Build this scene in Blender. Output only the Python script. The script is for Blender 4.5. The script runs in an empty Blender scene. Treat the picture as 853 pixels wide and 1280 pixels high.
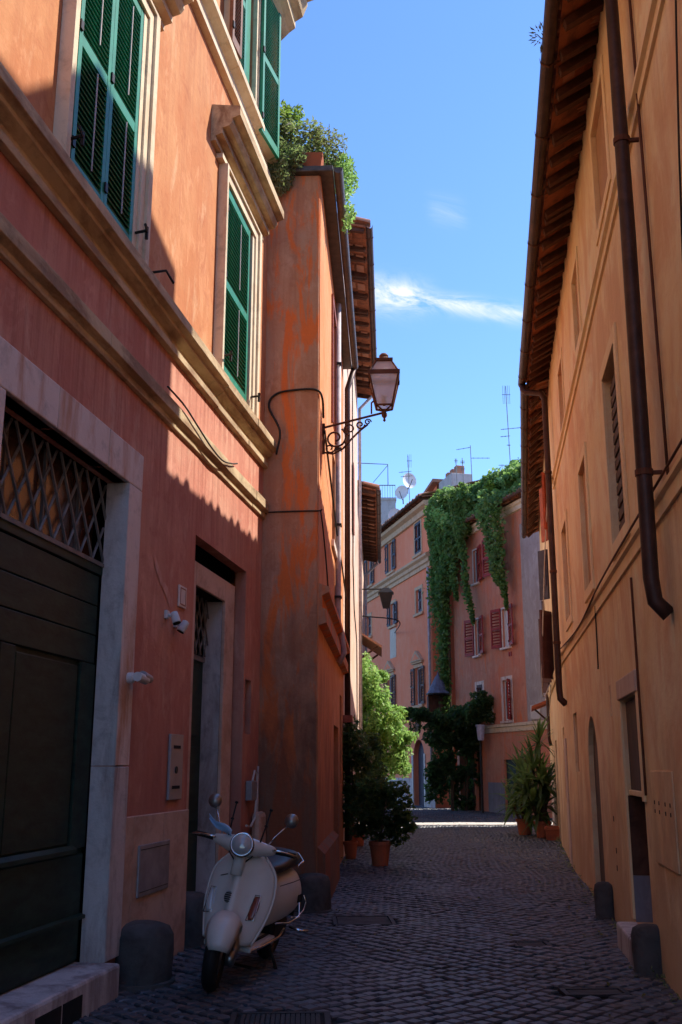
import bpy, bmesh, math, random
import numpy as np
from math import sin, cos, pi, radians, atan2, hypot
from mathutils import Vector, Matrix
random.seed(7)
S = bpy.context.scene
COL = S.collection

# ---------------------------------------------------------------- camera, sky, sun, exposure
cam_d = bpy.data.cameras.new("camera")
cam = bpy.data.objects.new("camera", cam_d)
COL.objects.link(cam)
cam_d.sensor_fit = 'VERTICAL'
cam_d.sensor_height = 36.0
cam_d.lens = 36.0
cam_d.clip_end = 800
cam.location = (0, 0, 1.45)
cam.rotation_euler = (pi / 2 + math.asin(0.2425356), 0, 0)
S.camera = cam

SUN = Vector((1.0, 0.30, 1.10))                      # direction towards the sun
EL = atan2(SUN.z, hypot(SUN.x, SUN.y))
AZ = atan2(SUN.x, SUN.y)
w = bpy.data.worlds.new("World")
S.world = w
w.use_nodes = True
nt = w.node_tree
nt.nodes.clear()
def wn(t, **k):
    n = nt.nodes.new(t)
    for a, b in k.items():
        setattr(n, a, b)
    return n
def wmath(op, a, b=None):
    n = wn('ShaderNodeMath', operation=op)
    for i, x in enumerate((a, b)):
        if x is None:
            continue
        if isinstance(x, (int, float)):
            n.inputs[i].default_value = x
        else:
            nt.links.new(x, n.inputs[i])
    return n.outputs[0]
sky = wn('ShaderNodeTexSky', sky_type='NISHITA', sun_disc=False)
sky.sun_elevation = EL
sky.sun_rotation = AZ
sky.air_density = 1.0
sky.dust_density = 0.1
sky.ozone_density = 4.0
tc = wn('ShaderNodeTexCoord')
sp = wn('ShaderNodeSeparateXYZ')
nt.links.new(tc.outputs['Generated'], sp.inputs[0])
cu = wmath('DIVIDE', sp.outputs[0], wmath('MAXIMUM', sp.outputs[1], 0.05))   # cloud coordinates on the sky
cv = wmath('DIVIDE', sp.outputs[2], wmath('MAXIMUM', sp.outputs[1], 0.05))
cb = wn('ShaderNodeCombineXYZ')
nt.links.new(wmath('MULTIPLY', cu, 16.0), cb.inputs[0])
nt.links.new(wmath('MULTIPLY', wmath('ADD', cv, wmath('MULTIPLY', cu, 0.2)), 42.0), cb.inputs[1])
no = wn('ShaderNodeTexNoise')
no.inputs['Scale'].default_value = 1.0
no.inputs['Detail'].default_value = 10
no.inputs['Roughness'].default_value = 0.68
no.inputs['Distortion'].default_value = 0.7
nt.links.new(cb.outputs[0], no.inputs['Vector'])
def streak(u0, v0, slope, wid, ulen):
    d = wmath('SUBTRACT', wmath('SUBTRACT', cv, v0), wmath('MULTIPLY', wmath('SUBTRACT', cu, u0), slope))
    a = wmath('MULTIPLY', wmath('POWER', wmath('DIVIDE', d, wid), 2.0), -1.0)
    e = wmath('SUBTRACT', cu, u0)
    b = wmath('MULTIPLY', wmath('POWER', wmath('DIVIDE', e, ulen), 4.0), -1.0)
    return wmath('EXPONENT', wmath('ADD', a, b))
m = wmath('ADD', streak(0.125, 0.476, -0.17, 0.010, 0.085), wmath('MULTIPLY', streak(0.055, 0.487, -0.1, 0.018, 0.04), 1.1))
m = wmath('ADD', m, wmath('MULTIPLY', streak(0.115, 0.585, -0.3, 0.016, 0.02), 0.25))
m = wmath('MULTIPLY', m, wmath('MAXIMUM', wmath('MULTIPLY', wmath('SUBTRACT', no.outputs['Fac'], 0.38), 3.4), 0.0))
m = wmath('MINIMUM', m, 0.9)
m = wmath('MULTIPLY', m, wmath('GREATER_THAN', sp.outputs[1], 0.06))
mix = wn('ShaderNodeMix', data_type='RGBA')
nt.links.new(m, mix.inputs[0])
tint = wn('ShaderNodeMix', data_type='RGBA', blend_type='MULTIPLY')
tint.inputs[0].default_value = 1.0
tint.inputs[7].default_value = (0.565, 0.69, 0.88, 1)
nt.links.new(sky.outputs[0], tint.inputs[6])
nt.links.new(tint.outputs[2], mix.inputs[6])
mix.inputs[7].default_value = (3.0, 3.1, 3.25, 1)
bg = wn('ShaderNodeBackground')
bg.inputs['Strength'].default_value = 0.15
nt.links.new(mix.outputs[2], bg.inputs['Color'])
out = wn('ShaderNodeOutputWorld')
nt.links.new(bg.outputs[0], out.inputs['Surface'])

sun_d = bpy.data.lights.new("sun", 'SUN')
sun_d.energy = 3.1
sun_d.angle = radians(0.5)
sun_d.color = (1.0, 0.93, 0.82)
sun = bpy.data.objects.new("sun", sun_d)
COL.objects.link(sun)
sun.rotation_euler = (-SUN).to_track_quat('-Z', 'Y').to_euler()
S.view_settings.view_transform = 'Standard'
S.view_settings.look = 'None'
S.view_settings.exposure = 1.3
S.view_settings.gamma = 1.0
S.render.engine = 'CYCLES'
S.cycles.max_bounces = 8
S.cycles.diffuse_bounces = 7
S.cycles.use_denoising = True

# ---------------------------------------------------------------- materials
def srgb(r, g, b):
    f = lambda c: (c / 255 / 12.92) if c / 255 < 0.04045 else ((c / 255 + 0.055) / 1.055) ** 2.4
    return (f(r), f(g), f(b), 1)
class NM:
    def __init__(s, name):
        s.m = bpy.data.materials.new(name)
        s.m.use_nodes = True
        s.t = s.m.node_tree
        s.b = s.t.nodes['Principled BSDF']
    def n(s, t, **k):
        n = s.t.nodes.new(t)
        for a, b in k.items():
            setattr(n, a, b)
        return n
    def l(s, a, b):
        s.t.links.new(a, b)
    def coord(s, scale=(1, 1, 1), kind='Object'):
        c = s.n('ShaderNodeTexCoord')
        mp = s.n('ShaderNodeMapping')
        mp.inputs['Scale'].default_value = scale
        s.l(c.outputs[kind], mp.inputs['Vector'])
        return mp.outputs[0]
    def noise(s, vec, scale, detail=5, rough=0.55, dist=0.0):
        n = s.n('ShaderNodeTexNoise')
        n.inputs['Scale'].default_value = scale
        n.inputs['Detail'].default_value = detail
        n.inputs['Roughness'].default_value = rough
        n.inputs['Distortion'].default_value = dist
        s.l(vec, n.inputs['Vector'])
        return n.outputs['Fac']
    def ramp(s, fac, a, b, lo=0.0, hi=1.0):
        n = s.n('ShaderNodeMapRange')
        n.inputs['From Min'].default_value = a
        n.inputs['From Max'].default_value = b
        n.inputs['To Min'].default_value = lo
        n.inputs['To Max'].default_value = hi
        s.l(fac, n.inputs['Value'])
        return n.outputs[0]
    def mix(s, fac, a, b, blend='MIX'):
        n = s.n('ShaderNodeMix', data_type='RGBA', blend_type=blend)
        if isinstance(fac, float):
            n.inputs[0].default_value = fac
        else:
            s.l(fac, n.inputs[0])
        for i, x in ((6, a), (7, b)):
            if isinstance(x, tuple):
                n.inputs[i].default_value = x
            else:
                s.l(x, n.inputs[i])
        return n.outputs[2]
    def bump(s, h, strength, dist=0.02, prev=None):
        n = s.n('ShaderNodeBump')
        n.inputs['Strength'].default_value = strength
        n.inputs['Distance'].default_value = dist
        s.l(h, n.inputs['Height'])
        if prev is not None:
            s.l(prev, n.inputs['Normal'])
        return n.outputs[0]
    def done(s, col=None, nrm=None, rough=0.9, metal=0.0, spec=0.3):
        if col is not None:
            if isinstance(col, tuple):
                s.b.inputs['Base Color'].default_value = col
            else:
                s.l(col, s.b.inputs['Base Color'])
        if nrm is not None:
            s.l(nrm, s.b.inputs['Normal'])
        if isinstance(rough, float):
            s.b.inputs['Roughness'].default_value = rough
        else:
            s.l(rough, s.b.inputs['Roughness'])
        s.b.inputs['Metallic'].default_value = metal
        s.b.inputs['Specular IOR Level'].default_value = spec
        return s.m

def plaster(name, base, light, dark, patch=None, patch_lo=0.58, patch_hi=0.66, patch_scale=(1.6, 1.6, 0.55), streak=0.5, bump=0.35, grime_shade=None, drips=(), drip_col=None, fine_streak=0.35, drip_amt=0.75):
    q = NM(name)
    v = q.coord()
    big = q.noise(v, 0.9, 7, 0.62, 0.6)
    c = q.mix(q.ramp(big, 0.40, 0.62), base, light)
    vs = q.coord((2.6, 2.6, 0.16))
    st = q.noise(vs, 2.2, 5, 0.6)
    c = q.mix(q.ramp(st, 0.47, 0.75, 0, streak), c, dark)
    blot = q.noise(q.coord((1, 1, 0.45)), 3.4, 9, 0.68, 0.9)
    pale = tuple(min(.85, x * 1.18 + .03) for x in light[:3]) + (1,)
    c = q.mix(q.ramp(blot, 0.53, 0.66, 0, 0.6), c, pale)
    c = q.mix(q.ramp(q.noise(v, 4.3, 9, 0.72, 0.5), 0.53, 0.68, 0, 0.55), c, dark)
    c = q.mix(q.ramp(q.noise(q.coord((9, 9, 0.35)), 1.6, 6, 0.65), 0.55, 0.72, 0, fine_streak), c, dark)
    if patch is not None:
        pv = q.coord(patch_scale)
        pn = q.noise(pv, 1.7, 9, 0.66, 0.5)
        c = q.mix(q.ramp(pn, patch_lo, patch_hi, 0, 0.9), c, patch)
    if grime_shade is not None:                      # ragged low band: damp stain, and on the buttress painted shade
        sx = q.n('ShaderNodeSeparateXYZ')
        q.l(v, sx.inputs[0])
        gn = q.noise(q.coord((1.4, 1.4, 0.7)), 1.6, 8, 0.65, 0.4)
        zz = q.n('ShaderNodeMath', operation='ADD')
        q.l(sx.outputs[2], zz.inputs[0])
        q.l(q.ramp(gn, 0.2, 0.8, 1.3, -1.3), zz.inputs[1])
        c = q.mix(q.ramp(zz.outputs[0], grime_shade[0], grime_shade[1], grime_shade[3], 0.0), c, grime_shade[2])
    for zt, ln in drips:                       # dirty run-off streaks starting under a ledge
        sx = q.n('ShaderNodeSeparateXYZ')
        q.l(v, sx.inputs[0])
        fall = q.n('ShaderNodeMapRange')
        fall.inputs['From Min'].default_value = zt - ln
        fall.inputs['From Max'].default_value = zt
        q.l(sx.outputs[2], fall.inputs['Value'])
        below = q.n('ShaderNodeMath', operation='LESS_THAN')
        q.l(sx.outputs[2], below.inputs[0])
        below.inputs[1].default_value = zt + .02
        dn = q.noise(q.coord((5.5, 5.5, 0.12)), 2.0, 7, 0.7)
        mm = q.n('ShaderNodeMath', operation='MULTIPLY')
        q.l(fall.outputs[0], mm.inputs[0])
        q.l(below.outputs[0], mm.inputs[1])
        m2 = q.n('ShaderNodeMath', operation='MULTIPLY')
        q.l(mm.outputs[0], m2.inputs[0])
        q.l(q.ramp(dn, 0.46, 0.66, 0, drip_amt), m2.inputs[1])
        c = q.mix(m2.outputs[0], c, drip_col or dark)
    fine = q.noise(v, 34, 5, 0.7)
    c = q.mix(q.ramp(fine, 0.3, 0.7, 0.0, 0.22), c, dark)
    b1 = q.bump(fine, bump * 0.55, 0.006)
    b2 = q.bump(q.noise(v, 4.0, 7, 0.6), bump, 0.03, b1)
    return q.done(c, b2, 0.92, spec=0.15)

def simple(name, col, rough=0.6, metal=0.0, var=0.25, scale=8.0, bump=0.0, spec=0.3, stretch=(1, 1, 1), dark=None):
    q = NM(name)
    v = q.coord(stretch)
    n = q.noise(v, scale, 6, 0.62, 0.3)
    d = dark if dark else tuple(x * (1 - var * 1.6) for x in col[:3]) + (1,)
    l = tuple(min(1, x * (1 + var * 0.7)) for x in col[:3]) + (1,)
    c = q.mix(q.ramp(n, 0.3, 0.7), d, l)
    nr = q.bump(q.noise(v, scale * 3, 5), bump, 0.01) if bump else None
    return q.done(c, nr, rough, metal, spec)

def stained(name, base, stain, rough=0.8, lo=0.5, hi=0.7, bump=0.3, scale=2.0, stretch=(2, 2, 0.4), dark=(0.03, 0.025, 0.02, 1), damt=0.4):
    q = NM(name)
    v = q.coord(stretch)
    c = q.mix(q.ramp(q.noise(v, scale, 8, 0.65, 0.4), lo, hi), base, stain)
    v2 = q.coord()
    c = q.mix(q.ramp(q.noise(v2, 6, 8, 0.7, 0.4), 0.52, 0.75, 0, damt), c, dark)
    f = q.noise(v2, 28, 6, 0.7)
    b = q.bump(q.noise(v2, 7, 6), bump, 0.015, q.bump(f, bump, 0.004))
    return q.done(c, b, rough, spec=0.25)

M = {}
M['palazzo'] = plaster('palazzo_plaster', (0.51, 0.205, 0.090, 1), (0.57, 0.275, 0.130, 1), (0.37, 0.12, 0.060, 1), (0.66, 0.41, 0.24, 1), 0.57, 0.70, streak=0.45, drips=((8.5, 1.6),), drip_col=(0.34, 0.15, 0.08, 1))
M['lower_wall'] = plaster('rose_red_plaster', (0.54, 0.225, 0.155, 1), (0.60, 0.31, 0.215, 1), (0.42, 0.145, 0.105, 1), (0.66, 0.44, 0.32, 1), 0.58, 0.72, streak=0.5, bump=0.45, drips=((4.86, .5), (4.24, 1.3)), drip_col=(0.27, 0.09, 0.06, 1), grime_shade=(1.0, 2.3, (0.30, 0.12, 0.10, 1), 0.6))
M['corner'] = plaster('corner_plaster', (0.53, 0.265, 0.15, 1), (0.52, 0.32, 0.21, 1), (0.36, 0.14, 0.08, 1), (0.80, 0.19, 0.04, 1), 0.49, 0.57, (2.4, 2.4, 0.5), streak=0.6, bump=0.6, grime_shade=(1.6, 3.2, (0.085, 0.045, 0.035, 1), 0.8))  # dark low band paints the buttress's shade towards its foot
M['apricot'] = plaster('apricot_plaster', (0.66, 0.26, 0.105, 1), (0.72, 0.34, 0.17, 1), (0.50, 0.16, 0.065, 1), (0.74, 0.46, 0.30, 1), 0.58, 0.72, streak=0.5, bump=0.5, grime_shade=(1.0, 2.4, (0.20, 0.085, 0.055, 1), 0.75))
M['cream'] = plaster('cream_plaster', (0.66, 0.47, 0.36, 1), (0.74, 0.60, 0.50, 1), (0.50, 0.25, 0.15, 1), (0.60, 0.28, 0.16, 1), 0.52, 0.62, streak=0.4)
M['ochre'] = plaster('ochre_plaster', (0.85, 0.66, 0.36, 1), (0.87, 0.74, 0.48, 1), (0.72, 0.47, 0.24, 1), (0.72, 0.46, 0.26, 1), 0.46, 0.60, (0.7, 0.7, 0.6), streak=0.2, fine_streak=0.12, drip_amt=0.45, bump=0.45, grime_shade=(0.55, 1.5, (0.46, 0.30, 0.19, 1), 0.6), drips=((5.80, 1.5), (3.02, 1.7)), drip_col=(0.56, 0.34, 0.18, 1))
M['pink'] = plaster('pink_plaster', (0.88, 0.25, 0.125, 1), (0.88, 0.295, 0.16, 1), (0.78, 0.20, 0.10, 1), streak=0.3, bump=0.2)
M['brick_red'] = plaster('russet_plaster', (0.60, 0.215, 0.13, 1), (0.54, 0.27, 0.175, 1), (0.40, 0.15, 0.105, 1), (0.68, 0.19, 0.075, 1), 0.54, 0.66, streak=0.5, bump=0.3)
M['grey_plaster'] = plaster('grey_plaster', (0.34, 0.30, 0.29, 1), (0.42, 0.38, 0.36, 1), (0.26, 0.19, 0.17, 1), streak=0.4, bump=0.3)
M['marble'] = stained('white_marble', (0.70, 0.60, 0.54, 1), (0.50, 0.28, 0.18, 1), 0.75, 0.50, 0.66)
M['marble_rough'] = stained('worn_marble', (0.56, 0.52, 0.50, 1), (0.30, 0.25, 0.24, 1), 0.85, 0.46, 0.62, bump=0.6)
M['travertine'] = stained('travertine', (0.60, 0.43, 0.34, 1), (0.44, 0.28, 0.20, 1), 0.8, 0.42, 0.66, stretch=(0.7, 0.7, 1.2))
M['sun_strip'] = stained('sun_strip_stone', (0.66, 0.62, 0.56, 1), (0.52, 0.46, 0.40, 1), 0.7, 0.45, 0.7)  # bright slab tone painted to stand in for sunlight
M['ledge'] = stained('stone_ledge', (0.56, 0.43, 0.26, 1), (0.30, 0.19, 0.11, 1), 0.9, 0.42, 0.62, stretch=(0.7, 3, 2.5), bump=0.5)
M['sand_trim'] = stained('sand_trim', (0.60, 0.37, 0.22, 1), (0.48, 0.27, 0.16, 1), 0.85, 0.5, 0.72)
M['trim'] = stained('cream_trim', (0.68, 0.56, 0.40, 1), (0.52, 0.36, 0.22, 1), 0.85, 0.5, 0.72, stretch=(1, 1, 0.6))
M['green_door'] = simple('dark_green_door_paint', (0.016, 0.038, 0.024, 1), 0.55, var=0.4, scale=5, bump=0.15, stretch=(1, 1, 3), spec=0.3)
M['shutter'] = simple('green_shutter_paint', (0.014, 0.215, 0.125, 1), 0.5, var=0.22, scale=6, spec=0.4)
M['brown_shutter'] = simple('brown_shutter_paint', (0.20, 0.09, 0.05, 1), 0.6)
M['blue_shutter'] = simple('slate_shutter_paint', (0.055, 0.05, 0.075, 1), 0.6)
M['maroon'] = simple('maroon_shutter_paint', (0.085, 0.028, 0.028, 1), 0.6)
M['red_shutter'] = simple('red_shutter_paint', (0.30, 0.022, 0.020, 1), 0.55)
M['rust_red'] = simple('orange_red_shutter_paint', (0.42, 0.085, 0.03, 1), 0.6)
M['iron'] = simple('wrought_iron', (0.030, 0.024, 0.022, 1), 0.55, 0.4)
M['rusty'] = simple('rusted_iron', (0.13, 0.05, 0.028, 1), 0.75, 0.2)
M['grey_iron'] = simple('grey_grille_paint', (0.20, 0.20, 0.20, 1), 0.55, 0.3)
M['brown_pipe'] = simple('brown_copper_pipe', (0.075, 0.042, 0.035, 1), 0.5, 0.35, bump=0.08)
M['gutter'] = simple('dull_zinc_gutter', (0.12, 0.10, 0.095, 1), 0.55, 0.4)
M['gutter_brown'] = simple('brown_gutter', (0.085, 0.052, 0.045, 1), 0.55, 0.35)
M['pale_pipe'] = simple('pale_painted_pipe', (0.50, 0.42, 0.42, 1), 0.6)
M['wood'] = simple('dark_eave_wood', (0.10, 0.042, 0.026, 1), 0.85, bump=0.4, scale=5, stretch=(4, 1, 1), var=0.4)
M['soffit'] = stained('terracotta_soffit', (0.32, 0.115, 0.055, 1), (0.16, 0.06, 0.035, 1), 0.9, 0.4, 0.65, stretch=(3, 3, 3), bump=0.5)
M['tile'] = stained('roof_tile_clay', (0.44, 0.19, 0.11, 1), (0.30, 0.19, 0.14, 1), 0.9, 0.42, 0.66, stretch=(4, 4, 4), bump=0.4)
M['terracotta'] = stained('flowerpot_clay', (0.42, 0.115, 0.05, 1), (0.30, 0.10, 0.06, 1), 0.85, 0.45, 0.7, stretch=(3, 3, 3), bump=0.2, damt=0.2)
M['basalt'] = None
M['stone'] = stained('bollard_stone', (0.085, 0.082, 0.082, 1), (0.045, 0.042, 0.042, 1), 0.85, 0.4, 0.7, stretch=(3, 3, 3), bump=0.8, damt=0.3)
M['steel'] = simple('dull_steel_plate', (0.30, 0.30, 0.32, 1), 0.5, 0.3, var=0.2, scale=5)
M['alu'] = simple('brushed_panel', (0.34, 0.33, 0.36, 1), 0.4, 0.4, var=0.08)
M['white_plastic'] = simple('white_plastic', (0.62, 0.62, 0.62, 1), 0.45, var=0.08)
M['black'] = simple('black_rubber', (0.012, 0.012, 0.013, 1), 0.6, bump=0.1)
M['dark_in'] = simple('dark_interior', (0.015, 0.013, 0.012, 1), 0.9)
M['cable'] = simple('black_cable', (0.03, 0.024, 0.02, 1), 0.7)
M['pale_cable'] = simple('pale_cable', (0.55, 0.50, 0.46, 1), 0.6)
M['chrome'] = simple('chrome', (0.62, 0.62, 0.62, 1), 0.12, 1.0, var=0.05)
M['tarnish'] = simple('worn_alloy', (0.30, 0.29, 0.28, 1), 0.35, 0.9, var=0.2)
M['cloth_blue'] = simple('pale_blue_paper', (0.33, 0.50, 0.72, 1), 0.8, var=0.1)
M['lens_red'] = simple('red_lens', (0.4, 0.02, 0.01, 1), 0.2, spec=0.6)
M['lens_orange'] = simple('amber_lens', (0.22, 0.05, 0.03, 1), 0.25, spec=0.6)
M['emblem'] = simple('emblem_blue', (0.05, 0.10, 0.25, 1), 0.3)
M['canopy'] = simple('slate_blue_sheet', (0.16, 0.17, 0.24, 1), 0.7, var=0.3)
M['lilac_pot'] = simple('pale_lilac_pot', (0.40, 0.40, 0.52, 1), 0.6)
M['bark'] = simple('grey_brown_bark', (0.10, 0.065, 0.04, 1), 0.95, bump=0.6, scale=12)
M['soil'] = simple('potting_soil', (0.03, 0.02, 0.014, 1), 0.95)
M['sign'] = simple('off_white_sign', (0.60, 0.54, 0.48, 1), 0.6, var=0.06)
M['dish'] = simple('white_dish_paint', (0.72, 0.72, 0.72, 1), 0.5, var=0.08)
M['tower'] = stained('grey_rooftop_render', (0.46, 0.43, 0.41, 1), (0.36, 0.31, 0.28, 1), 0.9)
M['roof_grey'] = stained('grey_roof_sheet', (0.36, 0.34, 0.34, 1), (0.28, 0.24, 0.22, 1), 0.8)
M['cast'] = simple('cast_iron_cover', (0.05, 0.048, 0.05, 1), 0.6, 0.4, bump=0.5, scale=30)
M['asph'] = simple('dark_road_bed', (0.020, 0.019, 0.020, 1), 0.95, bump=0.5, scale=20)
M['curtain'] = simple('white_curtain', (0.62, 0.62, 0.64, 1), 0.9, var=0.1, scale=4, stretch=(8, 8, 0.3))
M['wood_red'] = simple('red_brown_frame', (0.32, 0.10, 0.06, 1), 0.6)
M['ochre_trim'] = plaster('ochre_trim', (0.85, 0.66, 0.38, 1), (0.86, 0.71, 0.45, 1), (0.74, 0.50, 0.27, 1), streak=0.3)
M['shop_board'] = simple('grey_brown_board', (0.115, 0.08, 0.065, 1), 0.8, bump=0.2, scale=4, stretch=(1, 1, 0.3))
M['closed'] = plaster('infill_plaster', (0.46, 0.27, 0.15, 1), (0.50, 0.31, 0.18, 1), (0.36, 0.20, 0.11, 1))
M['repair'] = plaster('faint_repair_plaster', (0.62, 0.36, 0.28, 1), (0.68, 0.44, 0.35, 1), (0.52, 0.24, 0.18, 1), (0.54, 0.225, 0.155, 1), 0.42, 0.6, (6, 6, 3))
M['pale_render'] = plaster('pale_render', (0.62, 0.50, 0.40, 1), (0.68, 0.58, 0.50, 1), (0.5, 0.34, 0.24, 1))
M['peel'] = plaster('peeling_plinth', (0.50, 0.42, 0.40, 1), (0.60, 0.54, 0.52, 1), (0.40, 0.24, 0.2, 1), (0.44, 0.15, 0.11, 1), 0.55, 0.6)
M['plinth_grey'] = plaster('grey_blue_plinth', (0.22, 0.22, 0.26, 1), (0.28, 0.28, 0.32, 1), (0.15, 0.14, 0.15, 1))

def glass_mat(name, col, rough=0.08):
    q = NM(name)
    v = q.coord()
    c = q.mix(q.ramp(q.noise(v, 3, 4), 0.3, 0.7), col, tuple(x * 0.5 for x in col[:3]) + (1,))
    return q.done(c, q.bump(q.noise(v, 1.2, 2), 0.05, 0.05), rough, 0.0, 1.0)
M['glass'] = glass_mat('window_glass', (0.035, 0.04, 0.055, 1))
M['glass_reflection'] = glass_mat('orange_reflection_glass', (0.12, 0.055, 0.035, 1), 0.16)  # warm orange reflection painted into the fanlight glass colour
M['head_glass'] = glass_mat('headlight_glass', (0.5, 0.5, 0.5, 1), 0.05)
q = NM('frosted_lantern_glass')
q.b.inputs['Transmission Weight'].default_value = 0.55
M['lantern_glass'] = q.done(q.mix(q.ramp(q.noise(q.coord(), 6, 5), 0.3, 0.7), (0.62, 0.47, 0.42, 1), (0.80, 0.68, 0.62, 1)), None, 0.5)
q = NM('small_lamp_glow')
q.b.inputs['Emission Color'].default_value = (1.0, 0.75, 0.35, 1)
q.b.inputs['Emission Strength'].default_value = 1.2
M['glow'] = q.done((0.8, 0.6, 0.3, 1), None, 0.5)

def paint(name, col):
    q = NM(name)
    v = q.coord()
    c = q.mix(q.ramp(q.noise(v, 5, 7, 0.7, 0.5), 0.5, 0.8, 0, 0.4), col, tuple(x * 0.6 for x in col[:3]) + (1,))
    q.b.inputs['Coat Weight'].default_value = 0.3
    q.b.inputs['Coat Roughness'].default_value = 0.2
    return q.done(c, None, q.ramp(q.noise(v, 9, 5), 0.3, 0.7, 0.30, 0.5), spec=0.4)
M['scooter_paint'] = paint('cream_scooter_paint', (0.60, 0.57, 0.52, 1))
M['saddle'] = simple('black_saddle_vinyl', (0.018, 0.018, 0.022, 1), 0.45, bump=0.15, scale=40)

def leafmat(name, a, b, c3, rough=0.5):
    q = NM(name)
    oi = q.n('ShaderNodeNewGeometry')
    v = q.coord()
    r = oi.outputs['Random Per Island']
    c = q.mix(r, a, b)
    c = q.mix(q.ramp(q.noise(v, 2.2, 4), 0.45, 0.65), c, c3)
    q.b.inputs['Subsurface Weight'].default_value = 0.0
    tr = q.n('ShaderNodeBsdfTranslucent')
    q.l(q.mix(0.5, c, (0.27, 0.44, 0.10, 1)), tr.inputs['Color'])
    ms = q.n('ShaderNodeMixShader')
    ms.inputs[0].default_value = 0.52
    q.done(c, None, rough, spec=0.3)
    q.l(q.b.outputs[0], ms.inputs[1])
    q.l(tr.outputs[0], ms.inputs[2])
    q.l(ms.outputs[0], q.t.nodes['Material Output'].inputs['Surface'])
    return q.m
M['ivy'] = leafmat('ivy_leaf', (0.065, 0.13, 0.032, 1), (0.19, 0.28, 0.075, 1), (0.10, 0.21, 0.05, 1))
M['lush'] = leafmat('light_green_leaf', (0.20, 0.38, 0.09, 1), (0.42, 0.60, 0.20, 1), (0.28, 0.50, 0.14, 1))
M['dark_leaf'] = leafmat('dark_green_leaf', (0.020, 0.042, 0.018, 1), (0.05, 0.08, 0.03, 1), (0.03, 0.06, 0.022, 1))
M['grey_leaf'] = leafmat('grey_green_leaf', (0.17, 0.19, 0.10, 1), (0.32, 0.31, 0.17, 1), (0.20, 0.25, 0.11, 1))
M['yellow_leaf'] = leafmat('yellow_green_leaf', (0.14, 0.22, 0.02, 1), (0.26, 0.34, 0.05, 1), (0.20, 0.30, 0.03, 1))
M['dry_leaf'] = leafmat('reddish_dry_leaf', (0.12, 0.05, 0.045, 1), (0.20, 0.12, 0.08, 1), (0.15, 0.08, 0.05, 1))
M['yucca'] = leafmat('yucca_leaf', (0.045, 0.09, 0.034, 1), (0.11, 0.16, 0.06, 1), (0.07, 0.13, 0.05, 1), 0.4)
M['fern'] = M['lush']

q = NM('basalt_cobble')
v = q.coord()
g = q.n('ShaderNodeNewGeometry')
oi = q.n('ShaderNodeObjectInfo')
rn = q.n('ShaderNodeMath', operation='ADD')
q.l(g.outputs['Random Per Island'], rn.inputs[0])
q.l(oi.outputs['Random'], rn.inputs[1])
c = q.mix(q.ramp(rn.outputs[0], 0, 1.6), (0.028, 0.033, 0.041, 1), (0.086, 0.097, 0.115, 1))
v2 = q.coord()
c = q.mix(q.ramp(q.noise(v2, 0.7, 7, 0.65), 0.45, 0.62, 0, 0.6), c, (0.030, 0.033, 0.039, 1))
c = q.mix(q.ramp(q.noise(v2, 2.6, 6, 0.65), 0.56, 0.70, 0, 0.5), c, (0.13, 0.125, 0.12, 1))
f = q.noise(v2, 40, 5, 0.7)
M['basalt'] = q.done(c, q.bump(f, 0.35, 0.006), q.ramp(f, 0.2, 0.8, 0.34, 0.58), spec=0.5)

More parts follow.
